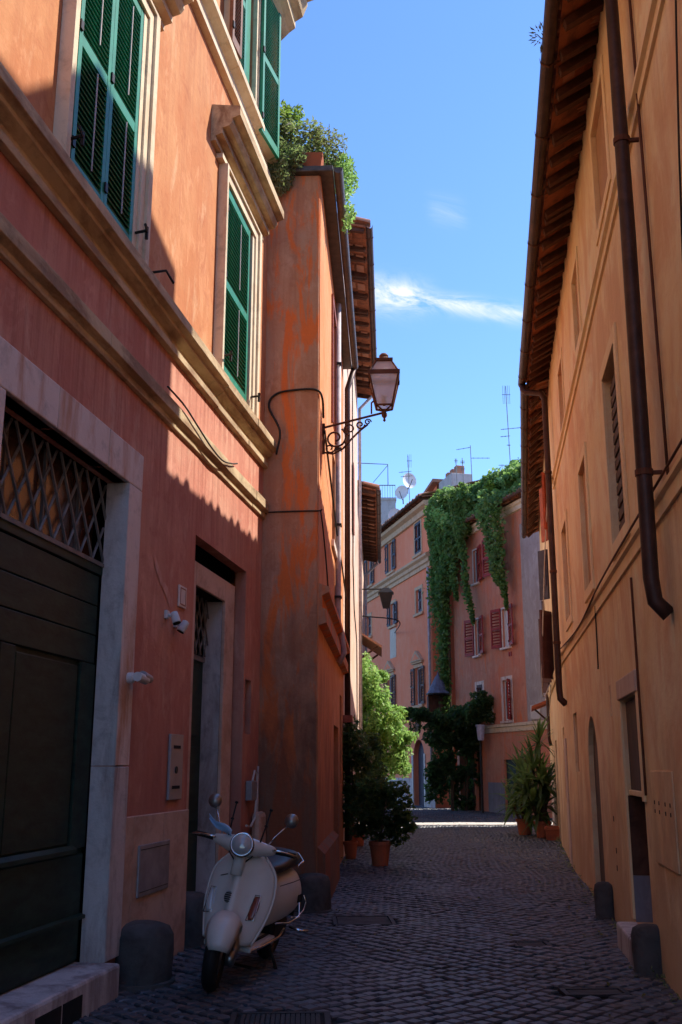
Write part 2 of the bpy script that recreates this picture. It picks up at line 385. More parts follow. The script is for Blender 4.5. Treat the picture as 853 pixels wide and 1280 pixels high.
# ---------------------------------------------------------------- mesh helpers
class MB:
    def __init__(s):
        s.v = []
        s.f = []
    def add(s, vs, fs):
        o = len(s.v)
        s.v += [tuple(p) for p in vs]
        s.f += [tuple(i + o for i in f) for f in fs]
        return s
    def box(s, x0, x1, y0, y1, z0, z1):
        return s.add([(x0, y0, z0), (x1, y0, z0), (x1, y1, z0), (x0, y1, z0), (x0, y0, z1), (x1, y0, z1), (x1, y1, z1), (x0, y1, z1)],
                     [(0, 3, 2, 1), (4, 5, 6, 7), (0, 1, 5, 4), (1, 2, 6, 5), (2, 3, 7, 6), (3, 0, 4, 7)])
    def quad(s, a, b, c, d):
        return s.add([a, b, c, d], [(0, 1, 2, 3)])
    def prism(s, pts, x0, x1):
        """profile pts [(outward, z)] swept along x; outward is -y"""
        n = len(pts)
        vs = [(x0, -d, z) for d, z in pts] + [(x1, -d, z) for d, z in pts]
        fs = [(i, (i + 1) % n, n + (i + 1) % n, n + i) for i in range(n)]
        fs += [tuple(range(n))[::-1], tuple(range(n, 2 * n))]
        return s.add(vs, fs)
    def poly_prism(s, pts, z0, z1):
        n = len(pts)
        vs = [(x, y, z0) for x, y in pts] + [(x, y, z1) for x, y in pts]
        fs = [(i, (i + 1) % n, n + (i + 1) % n, n + i) for i in range(n)]
        fs += [tuple(range(n))[::-1], tuple(range(n, 2 * n))]
        return s.add(vs, fs)
    def loft(s, rings, cap0=True, cap1=True, close=True):
        n = len(rings[0])
        vs = [p for r in rings for p in r]
        fs = []
        for k in range(len(rings) - 1):
            for i in range(n if close else n - 1):
                j = (i + 1) % n
                fs.append((k * n + i, k * n + j, (k + 1) * n + j, (k + 1) * n + i))
        if cap0:
            fs.append(tuple(range(n))[::-1])
        if cap1:
            fs.append(tuple(range((len(rings) - 1) * n, len(rings) * n)))
        return s.add(vs, fs)
    def tube(s, pts, r, n=8, caps=True):
        P = [Vector(p) for p in pts]
        rr = r if isinstance(r, (list, tuple)) else [r] * len(P)
        t0 = (P[1] - P[0]).normalized()
        a = t0.orthogonal().normalized()
        rings = []
        for i, p in enumerate(P):
            if i == 0:
                t = P[1] - P[0]
            elif i == len(P) - 1:
                t = P[-1] - P[-2]
            else:
                t = (P[i + 1] - P[i]).normalized() + (P[i] - P[i - 1]).normalized()
            t.normalize()
            a = (a - t * a.dot(t))
            a = a.normalized() if a.length > 1e-6 else t.orthogonal().normalized()
            b = t.cross(a)
            rings.append([tuple(p + (a * cos(2 * pi * k / n) + b * sin(2 * pi * k / n)) * rr[i]) for k in range(n)])
        return s.loft(rings, caps, caps)
    def lathe(s, prof, n=20, c=(0, 0, 0), axis='z', cap=True):
        rings = []
        for r, h in prof:
            ring = []
            for k in range(n):
                u, w_ = r * cos(2 * pi * k / n), r * sin(2 * pi * k / n)
                p = {'z': (u, w_, h), 'y': (w_, h, u), 'x': (h, u, w_)}[axis]
                ring.append((p[0] + c[0], p[1] + c[1], p[2] + c[2]))
            rings.append(ring)
        return s.loft(rings, cap, cap)
    def xf(s, m):
        s.v = [tuple(m @ Vector(p)) for p in s.v]
        return s
    def mesh(s, name, mat, smooth=False):
        me = bpy.data.meshes.new(name)
        me.from_pydata(s.v, [], s.f)
        if mat is not None:
            me.materials.append(M[mat] if isinstance(mat, str) else mat)
        if smooth:
            me.polygons.foreach_set('use_smooth', [True] * len(me.polygons))
        me.update()
        return me
    def build(s, name, mat, parent=None, smooth=False, bevel=0.0, sub=0, angle=False):
        me = s.mesh(name, mat, smooth)
        o = bpy.data.objects.new(name, me)
        COL.objects.link(o)
        if parent is not None:
            o.parent = parent
        if bevel:
            b = o.modifiers.new('bevel', 'BEVEL')
            b.width = bevel
            b.segments = 2
            b.limit_method = 'ANGLE'
        if sub:
            m_ = o.modifiers.new('sub', 'SUBSURF')
            m_.levels = m_.render_levels = sub
        return o

def link_mesh(name, me, parent=None, loc=(0, 0, 0), rot=(0, 0, 0)):
    o = bpy.data.objects.new(name, me)
    COL.objects.link(o)
    o.parent = parent
    o.location = loc
    o.rotation_euler = rot
    return o
def tag(o, label, cat, group=None, kind=None):
    if label:
        o['label'] = label
    if cat:
        o['category'] = cat
    if group:
        o['group'] = group
    if kind:
        o['kind'] = kind
    return o
def empty(name, loc, rz, label, cat, group=None):
    o = bpy.data.objects.new(name, None)
    COL.objects.link(o)
    o.location = loc
    o.rotation_euler = (0, 0, rz)
    o.empty_display_size = 0.2
    return tag(o, label, cat, group)
def stuff(o):
    o['kind'] = 'stuff'
    return o
def copy_tree(o, parent=None):
    c = o.copy()
    COL.objects.link(c)
    c.parent = parent
    for ch in list(o.children):
        copy_tree(ch, c)
    return c

class Frame:
    """a facade's own axes: x to the viewer's right along it, y into the wall, z up"""
    def __init__(s, ox, oy, dx, dy):
        L = hypot(dx, dy)
        s.o = (ox, oy)
        s.d = (dx / L, dy / L)
        s.a = atan2(dy, dx)
    def w(s, x, y=0.0, z=0.0):
        return (s.o[0] + s.d[0] * x - s.d[1] * y, s.o[1] + s.d[1] * x + s.d[0] * y, z)
    def empty(s, name, label, cat, x=0, y=0, z=0, group=None):
        return empty(name, s.w(x, y, z), s.a, label, cat, group)
FL1 = Frame(-.908, 11.55, .162, 1)
FL2 = Frame(-.256, 11.55, .046, 1)
FR1 = Frame(3.43, 15.9, -.1421, -1)
FR2 = Frame(5.30, 26.7, -.173, -1)
FB = Frame(3.56, 40.0, .238, -1)
FC = Frame(5.52, 34.5, .30, -1)
FL4 = Frame(.455, 27.0, .0385, 1)

def facade(mb, x0, x1, z0, z1, ops, y=0.0):
    """front sheet with openings (xa, xb, za, zb, depth, has_back, arched)"""
    xs = sorted({x0, x1} | {o[0] for o in ops} | {o[1] for o in ops})
    zs = sorted({z0, z1} | {o[2] for o in ops} | {o[3] for o in ops})
    for i in range(len(xs) - 1):
        for k in range(len(zs) - 1):
            cx, cz = (xs[i] + xs[i + 1]) / 2, (zs[k] + zs[k + 1]) / 2
            if any(o[0] < cx < o[1] and o[2] < cz < o[3] for o in ops):
                continue
            mb.quad((xs[i], y, zs[k]), (xs[i + 1], y, zs[k]), (xs[i + 1], y, zs[k + 1]), (xs[i], y, zs[k + 1]))
    for o in ops:
        xa, xb, za, zb, d = o[:5]
        back = o[5] if len(o) > 5 else False
        arch = o[6] if len(o) > 6 else False
        e = y + d
        mb.quad((xa, y, za), (xa, e, za), (xa, e, zb), (xa, y, zb))
        mb.quad((xb, y, zb), (xb, e, zb), (xb, e, za), (xb, y, za))
        mb.quad((xa, y, za), (xb, y, za), (xb, e, za), (xa, e, za))
        if not arch:
            mb.quad((xa, e, zb), (xb, e, zb), (xb, y, zb), (xa, y, zb))
        else:
            cx, r = (xa + xb) / 2, (xb - xa) / 2
            zc = zb - r
            n = 14
            A = [(cx - r * cos(pi * k / n), zc + r * sin(pi * k / n)) for k in range(n + 1)]
            for k in range(n):
                p, q_ = A[k], A[k + 1]
                mb.quad((p[0], y, p[1]), (p[0], y, zb), (q_[0], y, zb), (q_[0], y, q_[1]))
                mb.quad((p[0], y, p[1]), (q_[0], y, q_[1]), (q_[0], e, q_[1]), (p[0], e, p[1]))
        if back:
            mb.quad((xa, e, za), (xb, e, za), (xb, e, zb), (xa, e, zb))
def shell(mb, x0, x1, z0, z1, depth, xl=None, xr=None):
    """side, back and top faces behind a facade"""
    xl = x0 if xl is None else xl
    xr = x1 if xr is None else xr
    mb.quad((x0, 0, z0), (x0, 0, z1), (xl, depth, z1), (xl, depth, z0))
    mb.quad((x1, 0, z1), (x1, 0, z0), (xr, depth, z0), (xr, depth, z1))
    mb.quad((xl, depth, z0), (xl, depth, z1), (xr, depth, z1), (xr, depth, z0))
    mb.quad((x0, 0, z1), (x1, 0, z1), (xr, depth, z1), (xl, depth, z1))

# ---------------------------------------------------------------- street
ground = MB().quad((-250, -60, -0.06), (250, -60, -0.06), (250, 300, -0.06), (-250, 300, -0.06)).build('ground', 'asph')
tag(ground, 'dark ground under the town', None, kind='structure')
street = MB().add([(-8, -6, -0.026), (9, -6, -0.026), (9, 46, -0.026), (-8, 46, -0.026)], [(0, 1, 2, 3)]).build('street', 'asph')
tag(street, 'narrow street paved with small dark basalt cobbles', None, kind='structure')
def left_x(y):
    if y < 11.55:
        return -2.78 + .162 * y
    if y < 27:
        return -.256 + .046 * (y - 11.55)
    return .455 + .0385 * (y - 27)
def right_x(y):
    return 1.17 + .1421 * y if y < 15.9 else .68 + .173 * y
COVERS = [(1.70, 7.44, .22, .11), (1.62, 9.35, .16, .14), (.22, 10.75, .30, .30), (-.36, 6.60, .30, .24)]
rng = np.random.default_rng(3)
stones = []
p = .112
ca, sa = cos(radians(40)), sin(radians(40))
for i in range(-520, 520):
    for k in range(-520, 520):
        a, b = i * p, k * p
        x, y = a * ca - b * sa, a * sa + b * ca
        if y < 4.6 or y > 45 or x < -3 or x > 9:
            continue
        x += .018 * sin(y * 2.1 + x) + .03 * sin(x * 1.3 + y * .6)
        y += .09 * sin(x * 1.9 + y * .35) + .05 * sin(x * 3.1 + y * 1.3)
        x += .05 * sin(y * 1.35) + rng.uniform(-.010, .010)
        y += rng.uniform(-.010, .010)
        if x < left_x(y) - .1:
            continue
        if y < 27.5 and x > right_x(y) + .1:
            continue
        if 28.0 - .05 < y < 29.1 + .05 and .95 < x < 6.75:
            continue
        if any(abs(x - cx) < hx + .02 and abs(y - cy) < hy + .02 for cx, cy, hx, hy in COVERS):
            continue
        stones.append((x, y))
def stone_geo(x, y, near):
    h = p * .5 - .004 - rng.uniform(0, .009)
    h2 = p * .5 - .004 - rng.uniform(0, .009)
    z = rng.normal(0, .0022) + .014 * sin(x * 2.3 + y * 1.1) * sin(y * .9)
    tx, ty = rng.normal(0, .024), rng.normal(0, .024)
    rz = radians(40) + rng.normal(0, .11)
    c_, s_ = cos(rz), sin(rz)
    vs = []
    for lev, (sc, zz) in enumerate(((1.0, -.045), (1.0, -.010), (.80, 0.0))):
        for (u, v_) in ((-1, -1), (1, -1), (1, 1), (-1, 1)):
            u2 = u * h * sc * (1 + rng.uniform(-.06, .06))
            v2_ = v_ * h2 * sc * (1 + rng.uniform(-.06, .06))
            vs.append((u2 * c_ - v2_ * s_, u2 * s_ + v2_ * c_, zz + z + tx * u2 + ty * v2_))
    return vs
SF = [(8, 9, 10, 11)] + [(a + b_, a + (b_ + 1) % 4, a + 4 + (b_ + 1) % 4, a + 4 + b_) for a in (0, 4) for b_ in range(4)]
def in_view(x, y):
    return y > 5.9 and abs(x / (y * 1.04)) < .345 and left_x(y) + .05 < x < right_x(y) - .05
stones.sort(key=lambda q_: q_[1])
near = [q_ for q_ in stones if in_view(*q_)][:300]
nset = set(near)
variants = []
for k in range(12):
    me = bpy.data.meshes.new('cobblestone')
    me.from_pydata(stone_geo(0, 0, True), [], SF)
    me.materials.append(M['basalt'])
    variants.append(me)
for x, y in near:
    link_mesh('cobblestone', variants[int(rng.integers(12))], street, (x, y, .014 * sin(x * 2.3 + y * 1.1) * sin(y * .9)))
vs, fs = [], []
for x, y in stones:
    if (x, y) in nset:
        continue
    o = len(vs)
    vs += [(a + x, b + y, c_) for a, b, c_ in stone_geo(x, y, False)]
    fs += [tuple(i + o for i in f) for f in SF]
me = bpy.data.meshes.new('cobble_paving')
me.from_pydata(vs, [], fs)
me.materials.append(M['basalt'])
stuff(link_mesh('cobble_paving', me, street))

# added slab band, its pale colour standing in for the sunlit strip
rb = random.Random(12)
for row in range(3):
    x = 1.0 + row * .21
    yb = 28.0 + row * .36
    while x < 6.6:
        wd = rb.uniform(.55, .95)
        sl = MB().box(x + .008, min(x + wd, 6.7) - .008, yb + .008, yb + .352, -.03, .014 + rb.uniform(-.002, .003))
        sl.build('sun_strip_slab', 'sun_strip', street, bevel=.01)
        x += wd

# ---------------------------------------------------------------- shutters and windows
def shutter_leaf(parent, loc, rz, wd, ht, n, mat, mid=.46, name='shutter', rod=True, slats=True, label=None):
    b = MB()
    st = .055
    b.box(0, st, -.02, .02, 0, ht).box(wd - st, wd, -.02, .02, 0, ht)
    rails = [(0, .11), (ht * mid, ht * mid + .085), (ht - .10, ht)]
    for a, c_ in rails:
        b.box(st, wd - st, -.018, .018, a, c_)
    o = b.build(name, mat, parent)
    o.location = loc
    o.rotation_euler = (0, 0, rz)
    if label:
        o['label'] = label
    sl = MB().box(st, wd - st, -.024, .024, -.0045, .0045)
    sl.xf(Matrix.Rotation(radians(38), 4, 'X'))
    me_ = sl.mesh('slat', mat)
    gaps = [(rails[0][1], rails[1][0]), (rails[1][1], rails[2][0])]
    tot = sum(c_ - a for a, c_ in gaps)
    merged = MB()
    for a, c_ in gaps:
        k = max(2, round(n * (c_ - a) / tot))
        for i in range(k):
            z = a + (i + .5) * (c_ - a) / k
            if slats:
                link_mesh('slat', me_, o, (0, 0, z))
            else:
                merged.add([(x_, y_, z_ + z) for x_, y_, z_ in sl.v], sl.f)
    if not slats:
        stuff(merged.build('louvre', mat, o))
    if rod:
        MB().tube([(wd * .55, -.03, ht * .08), (wd * .55, -.03, ht * .44)], .006, 6).tube([(wd * .55, -.03, ht * .55), (wd * .55, -.03, ht * .92)], .006, 6).build('tilt_rod', 'pale_pipe', o)
    for z in (ht * .08, ht * .5, ht * .86):
        MB().box(-.012, .03, -.034, -.018, z, z + .07).build('hinge', 'iron', o)
    return o
def window_frame(parent, xa, xb, za, zb, y, wd=.05, dep=.06, mat='white_plastic', glass='glass', bars=1, cross=1):
    b = MB()
    b.box(xa, xa + wd, y, y + dep, za, zb).box(xb - wd, xb, y, y + dep, za, zb)
    b.box(xa + wd, xb - wd, y, y + dep, za, za + wd).box(xa + wd, xb - wd, y, y + dep, zb - wd, zb)
    for k in range(bars):
        cx = xa + (xb - xa) * (k + 1) / (bars + 1)
        b.box(cx - wd * .5, cx + wd * .5, y + .003, y + dep, za + wd, zb - wd)
    f = b.build('window', mat, parent)
    for k in range(bars + 1):
        a = xa + (xb - xa) * k / (bars + 1) + wd * .6
        c_ = xa + (xb - xa) * (k + 1) / (bars + 1) - wd * .6
        for j in range(cross):
            e = za + wd + (zb - za - 2 * wd) * j / cross
            g_ = za + wd + (zb - za - 2 * wd) * (j + 1) / cross
            MB().box(a, c_, y + dep * .4, y + dep * .6, e + .006, g_ - .006).build('pane', glass, f)
    return f

# ---------------------------------------------------------------- left palazzo
L1 = FL1.empty('palazzo', 'terracotta plastered palazzo with huge dark green portal and green louvred shutters', 'palazzo')
PO = (-6.23, -4.30, .2, 3.5)
D2 = (-2.54, -.70, 0.0, 3.5)
ops = [(PO[0], PO[1], PO[2] - .2, PO[3], .14), (D2[0], D2[1], D2[2], D2[3], .12),
       (-5.70, -4.56, 5.36, 7.36, .16), (-2.04, -.96, 5.36, 7.36, .16), (-2.0, -.98, 8.9, 11.0, .2), (-.64, -.38, 1.80, 2.36, .2)]
b = MB()
facade(b, -15, 0, 4.87, 11.6, ops[2:5])
shell(b, -15, 0, -.05, 11.6, 5.5, xr=0)
b.build('wall', 'palazzo', L1)
b = MB()
facade(b, -15, 0, -.05, 4.87, ops[:2] + ops[5:])
b.build('lower_wall', 'lower_wall', L1)
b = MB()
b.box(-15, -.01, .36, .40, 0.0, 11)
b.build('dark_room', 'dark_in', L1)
# portal surround in blocks
def block(x0, x1, y0, y1, z0, z1, name, mat, parent, bev=.008):
    return MB().box(x0, x1, y0, y1, z0, z1).build(name, mat, parent, bevel=bev)
xs = [-6.50, -5.56, -4.72, -4.03]
for i in range(3):
    block(xs[i] + .003, xs[i + 1] - .003, -.035, .10, 3.5, 3.78, 'lintel_block', 'marble', L1)
for (z0, z1, mt) in ((.2, 1.46, 'marble_rough'), (1.466, 3.497, 'marble')):
    MB().box(-4.297, -4.03, -.035, .0, z0, z1).build('jamb_block', mt, L1, bevel=.006)
    MB().box(-6.50, -6.233, -.035, .0, z0, z1).build('jamb_block', mt, L1, bevel=.006)
    MB().box(-4.31, -4.301, -.034, .139, z0, z1).build('jamb_lining', 'marble_rough', L1)
block(-6.55, -4.29, -.14, .30, -.04, .20, 'threshold', 'marble_rough', L1, .02)
for x0, x1 in ((-5.55, -5.22), (-5.19, -4.92)):
    block(x0, x1, -.146, -.10, .0, .13, 'vent_slot', 'dark_in', L1, 0)
# portal door
y = .145
pd = MB().box(PO[0], PO[1], y + .03, y + .08, .2, 2.80).build('portal_door', 'green_door', L1)
for z0, z1 in ((2.165, 2.36), (2.366, 2.57), (2.576, 2.79)):
    MB().box(PO[0] + .01, PO[1] - .04, y, y + .03, z0, z1).build('plank', 'green_door', pd, bevel=.006)
for x0, x1 in ((-4.56, -4.32), (-5.72, -5.53)):
    MB().box(x0, x1, y, y + .03, .93, 2.16).build('stile', 'green_door', pd, bevel=.006)
MB().box(-6.2, -5.73, y, y + .03, .93, 2.16).build('stile', 'green_door', pd, bevel=.006)
MB().box(-5.50, -4.585, y + .012, y + .03, .96, 2.13).build('panel', 'green_door', pd, bevel=.01)
b = MB()
b.prism([(-y, .90), (-(y - .03), .905), (-(y - .03), .93), (-y, .955)], -5.6, -4.52)
b.build('panel_moulding', 'green_door', pd)
for z0, z1 in ((.50, .89), (.22, .485)):
    MB().box(-6.2, -4.33, y + .006, y + .03, z0, z1).build('plank', 'green_door', pd, bevel=.006)
MB().prism([(-y, .47), (-(y - .035), .478), (-(y - .035), .50), (-y, .51)], -6.2, -4.33).build('kick_rail', 'green_door', pd)
MB().box(PO[0], PO[1], y - .01, y + .08, 2.80, 2.86).build('transom_bar', 'green_door', L1, bevel=.006)
# fanlight with lattice grille
fl = MB().box(PO[0], PO[1], y + .09, y + .10, 2.86, 3.5).build('fanlight', 'glass_reflection', L1)
b = MB()
x0, x1, z0, z1 = PO[0], PO[1], 2.86, 3.49
def lattice(b, x0, x1, z0, z1, y, step, r, slope=1.35):
    W_, H_ = x1 - x0, z1 - z0
    k = x0 - H_ / slope
    while k < x1:
        for sgn in (1, -1):
            a = (k, z0) if sgn > 0 else (k, z1)
            c_ = (k + H_ / slope, z1) if sgn > 0 else (k + H_ / slope, z0)
            ua, ub = max(0, (x0 - a[0]) / (c_[0] - a[0])), min(1, (x1 - a[0]) / (c_[0] - a[0]))
            if ub > ua + .02:
                q1 = (a[0] + (c_[0] - a[0]) * ua, y + .006 * sgn, a[1] + (c_[1] - a[1]) * ua)
                q2 = (a[0] + (c_[0] - a[0]) * ub, y + .006 * sgn, a[1] + (c_[1] - a[1]) * ub)
                yield q1, q2
        k += step
gr = MB().box(x0, x1, y - .02, y + .01, z0, z0 + .03).build('grille', 'grey_iron', L1)
for q1, q2 in lattice(b, x0, x1, z0 + .03, z1, y, .215, .008, 1.5):
    MB().tube([q1, q2], .011, 5).build('bar', 'grey_iron', gr)
for xx in (-5.75, -5.2, -4.65):
    MB().box(xx - .012, xx + .012, y + .05, y + .07, z0, z1).build('upright', 'grey_iron', gr)
# plinth, plates
for x0, x1 in ((-4.027, -3.86), (-3.855, -3.2), (-3.195, -2.55)):
    block(x0, x1, -.03, .0, -.04, 1.11, 'plinth_slab', 'travertine', L1, .006)
b = MB().box(-3.76, -3.07, -.045, -.03, .54, .90).build('inspection_hatch', 'steel', L1, bevel=.004)
MB().box(-3.73, -3.10, -.0475, -.045, .57, .575).box(-3.73, -3.10, -.0475, -.045, .865, .87).build('hatch_rim', 'cast', b)
# second doorway
b = MB()
b.box(-2.53, -2.20, .085, .118, 0, 3.32).box(-1.19, -.83, .085, .118, 0, 3.32)
b.build('door_surround', 'travertine', L1, bevel=.006)
block(-2.197, -1.193, .085, .118, 3.1, 3.32, 'door_lintel', 'travertine', L1)
b = MB()
b.box(-1.20, -1.192, .118, .30, 0, 3.1).box(-2.198, -2.19, .118, .30, 0, 3.1)
b.build('door_lining', 'marble_rough', L1)
dd = MB().box(-2.2, -1.2, .30, .34, 0.02, 2.5).build('entrance_door', 'green_door', L1)
for z0, z1 in ((.15, .85), (.95, 1.65), (1.75, 2.4)):
    MB().box(-2.12, -1.73, .285, .30, z0, z1).build('panel', 'green_door', dd, bevel=.008)
    MB().box(-1.67, -1.28, .285, .30, z0, z1).build('panel', 'green_door', dd, bevel=.008)
block(-2.25, -1.15, -.02, .34, -.04, .05, 'door_step', 'marble_rough', L1)
g2 = MB().box(-2.2, -1.2, .28, .31, 2.48, 2.53).build('grille', 'grey_iron', L1)
for q1, q2 in lattice(None, -2.19, -1.21, 2.53, 3.1, .26, .15, .008, 1.8):
    MB().tube([q1, q2], .009, 5).build('bar', 'grey_iron', g2)
# string courses
up = [(0, 4.86), (.05, 4.87), (.05, 4.93), (.03, 4.94), (.03, 4.985), (.10, 5.03), (.10, 5.06), (.15, 5.085), (.15, 5.17), (0, 5.19)]
lo = [(0, 4.24), (.03, 4.25), (.03, 4.30), (.075, 4.33), (.075, 4.43), (0, 4.45)]
cuts = [-15, -9, -6.9, -5.2, -3.6, -2.1, -.9, .02]
for i in range(len(cuts) - 1):
    MB().prism(up, cuts[i] + .002, cuts[i + 1] - .002).build('sill_course', 'ledge', L1, bevel=.004).location = (0, random.uniform(-.004, .004), random.uniform(-.004, .004))
    MB().prism(lo, cuts[i] + .302, cuts[i + 1] + (.298 if cuts[i + 1] < 0 else -.01)).build('string_course', 'ledge', L1, bevel=.004).location = (0, random.uniform(-.004, .004), random.uniform(-.004, .004))
hi = [(0, 8.52), (.07, 8.53), (.07, 8.60), (.03, 8.61), (.03, 8.76), (.10, 8.79), (.13, 8.80), (.13, 8.88), (0, 8.89)]
for i in range(len(cuts) - 1):
    MB().prism(hi, cuts[i] + .102, cuts[i + 1] + (.098 if cuts[i + 1] < 0 else -.01)).build('sill_course', 'trim', L1, bevel=.004).location = (0, random.uniform(-.004, .004), random.uniform(-.004, .004))
# window surrounds
def surround(x0, x1, xa, xb, z0, zt, z1):
    for (a, c_) in ((x0, xa), (xb, x1)):
        w_ = c_ - a
        out_ = a if a == x0 else c_
        sgn = 1 if a == x0 else -1
        b = MB()
        b.box(min(out_, out_ + sgn * w_ * .35), max(out_, out_ + sgn * w_ * .35), -.10, 0, z0, z1)
        b.box(min(out_ + sgn * (w_ * .35 + .001), out_ + sgn * w_ * .7), max(out_ + sgn * (w_ * .35 + .001), out_ + sgn * w_ * .7), -.075, 0, z0, zt + .1)
        b.box(min(out_ + sgn * (w_ * .7 + .001), out_ + sgn * w_), max(out_ + sgn * (w_ * .7 + .001), out_ + sgn * w_), -.055, 0, z0, zt)
        b.build('jamb', 'trim', L1, bevel=.004)
    b = MB()
    w_ = (xa - x0)
    b.box(x0 + w_ * .35 + .002, x1 - w_ * .35 - .002, -.099, 0, zt + .1, z1)
    b.box(x0 + w_ * .7 + .002, x1 - w_ * .7 - .002, -.074, 0, zt + .002, zt + .098)
    b.build('head', 'trim', L1, bevel=.004)
surround(-5.86, -4.31, -5.70, -4.56, 5.19, 7.37, 7.5)
surround(-2.20, -.69, -2.04, -.96, 5.19, 7.37, 7.5)
surround(-2.2, -.78, -2.0, -.98, 8.89, 11.0, 11.12)
for cx in (-5.12, -1.48):
    steps = [(0, 7.56), (.05, 7.57), (.05, 7.62), (.12, 7.64), (.12, 7.70), (.19, 7.72), (.22, 7.76), (.22, 7.80), (.30, 7.83), (.30, 7.93), (0, 7.98)]
    MB().prism(steps, cx - 1.03, cx + 1.03).build('window_hood', 'ledge' if cx > -3 else 'trim', L1)
for x0 in (-2.30, -.84):
    MB().box(x0, x0 + .18, -.07, 0, 7.502, 7.556).build('hood_bracket', 'trim', L1)
# shutters
shutter_leaf(L1, (-5.68, -.03, 5.24), 0, .555, 2.14, 40, 'shutter')
shutter_leaf(L1, (-5.12, -.03, 5.24), 0, .555, 2.14, 40, 'shutter')
shutter_leaf(L1, (-2.02, -.03, 5.26), 0, .96, 2.10, 36, 'shutter')
shutter_leaf(L1, (-.90, -.10, 8.76), radians(-7), .60, 2.16, 40, 'shutter', rod=False)
shutter_leaf(L1, (-1.99, -.03, 8.90), radians(-3), .46, 2.10, 40, 'shutter', rod=False)
MB().box(-1.36, -1.0, .02, .055, 8.9, 11.0).build('casement', 'shutter', L1, bevel=.01)
shutter_leaf(L1, (-2.28, -.11, 8.90), radians(-4), .30, 2.10, 40, 'brown_shutter', rod=False, label='brown weathered shutter leaf')
window_frame(L1, -2.0, -.98, 8.9, 11.0, .06, .06, .12, 'white_plastic', 'glass', 1, 2)
for x in (-5.74, -4.52, -2.08, -.9):
    b = MB()
    b.tube([(x, -.06, 5.42), (x - .02, -.16, 5.42), (x - .14, -.19, 5.40)], .012, 6)
    b.tube([(x, -.15, 5.36), (x, -.15, 5.46)], .014, 6)
    b.build('shutter_stay', 'iron', L1)
MB().tube([(-4.1, -.02, 5.30), (-4.08, -.16, 5.32), (-3.98, -.19, 5.26), (-3.93, -.17, 5.30)], .011, 6).build('wall_hook', 'iron', L1)
# roof cornice
co = [(0, 10.62), (.10, 10.66), (.10, 10.74), (.22, 10.86), (.30, 10.92), (.30, 11.02), (.40, 11.08), (.46, 11.24), (.46, 11.30), (.60, 11.34), (.66, 11.50), (.66, 11.58), (0, 11.66)]
for i, (a, c_) in enumerate(((-15, -8), (-7.997, -4.2), (-4.197, -1.6), (-1.597, .06))):
    MB().prism(co, a, c_).build('cornice', 'ledge', L1)
MB().add([(-15, -.7, 11.59), (.1, -.7, 11.59), (.1, 5.5, 12.9), (-15, 5.5, 12.9), (-15, 5.5, 11.6), (.1, 5.5, 11.6)],
         [(0, 1, 2, 3), (3, 2, 5, 4), (0, 3, 4), (1, 5, 2)]).build('roof', 'tile', L1)

# pale repair smear above the spotlights
b = MB()
path = [(-3.62, 3.10, .03), (-3.55, 3.02, .05), (-3.42, 2.92, .045), (-3.30, 2.86, .05), (-3.18, 2.78, .06), (-3.14, 2.70, .07)]
vs_, n_ = [], len(path)
rr = random.Random(4)
for x, z, h in path:
    vs_ += [(x - h * .5 + rr.uniform(-.01, .01), -.004, z - h * .6), (x + h * .6, -.004, z + h * .5 + rr.uniform(-.015, .015))]
b.add(vs_, [(2 * k, 2 * k + 2, 2 * k + 3, 2 * k + 1) for k in range(n_ - 1)])
b.build('plaster_repair', 'repair', L1)

# things on the palazzo wall
def on(F, x, out_, z):
    return F.w(x, -out_, z)
t = FL1.empty('intercom_panel', 'tall grey metal intercom panel on the red wall beside the narrow green entrance door', 'intercom', -2.92, -.003, 1.2)
MB().box(-.165, .165, -.022, 0, 0, .52).build('face_plate', 'alu', t, bevel=.004)
MB().box(-.09, .08, -.027, -.0225, .405, .43).build('lens_slot', 'dark_in', t)
MB().box(-.10, .09, -.027, -.0225, .085, .11).build('lens_slot', 'dark_in', t)
MB().lathe([(.0, -.030), (.028, -.030), (.03, -.0225)], 14, (-.01, 0, .235), 'y').build('call_button', 'cast', t, smooth=False)
t = FL1.empty('door_number_plaque', 'small pale tile plaque high on the wall above the two white spotlights', 'plaque', -2.89, -.002, 2.78)
MB().box(-.10, .10, -.015, 0, 0, .185).build('tile', 'marble', t, bevel=.004)
b = MB().box(-.075, .075, -.0175, -.015, .02, .028).box(-.075, .075, -.0175, -.015, .158, .166)
b.box(-.075, -.067, -.0175, -.015, .03, .156).box(.067, .075, -.0175, -.015, .03, .156)
b.build('painted_border', 'wood_red', t)
def spotlight(x, z, yaw, pit, label):
    t = FL1.empty('wall_spotlight', label, 'spotlight', x, 0, z, group='small floodlights on the palazzo wall')
    MB().box(-.05, .05, -.035, 0, -.04, .05).build('mount', 'white_plastic', t, bevel=.006)
    MB().tube([(0, -.03, 0), (0, -.10, -.01)], .018, 8).build('arm', 'white_plastic', t)
    t.scale = (.74, .74, .74)
    mt = Matrix.Translation((0, -.11, -.02)) @ Matrix.Rotation(yaw, 4, 'Z') @ Matrix.Rotation(pit, 4, 'X')
    h = MB().lathe([(.020, .06), (.040, .05), (.046, 0), (.048, -.06), (.049, -.075)], 16).xf(mt).build('lamp_housing', 'white_plastic', t, smooth=True)
    MB().lathe([(.044, -.083), (.044, -.0755)], 16).xf(mt).build('lens', 'dark_in', t)
spotlight(-3.28, 2.66, radians(-20), radians(-22), 'left one of two white spotlights below the plaque, round face tilted to the street')
spotlight(-3.04, 2.62, radians(30), radians(28), 'right one of two white spotlights below the plaque, turned towards the door')
t = FL1.empty('security_camera', 'white tubular camera fixed on the marble door jamb', 'camera', -4.14, -.035, 2.08)
t.scale = (.78, .78, .78)
MB().lathe([(.05, 0), (.05, -.05), (.03, -.06)], 14, (0, 0, 0), 'y').build('mount', 'white_plastic', t, smooth=False)
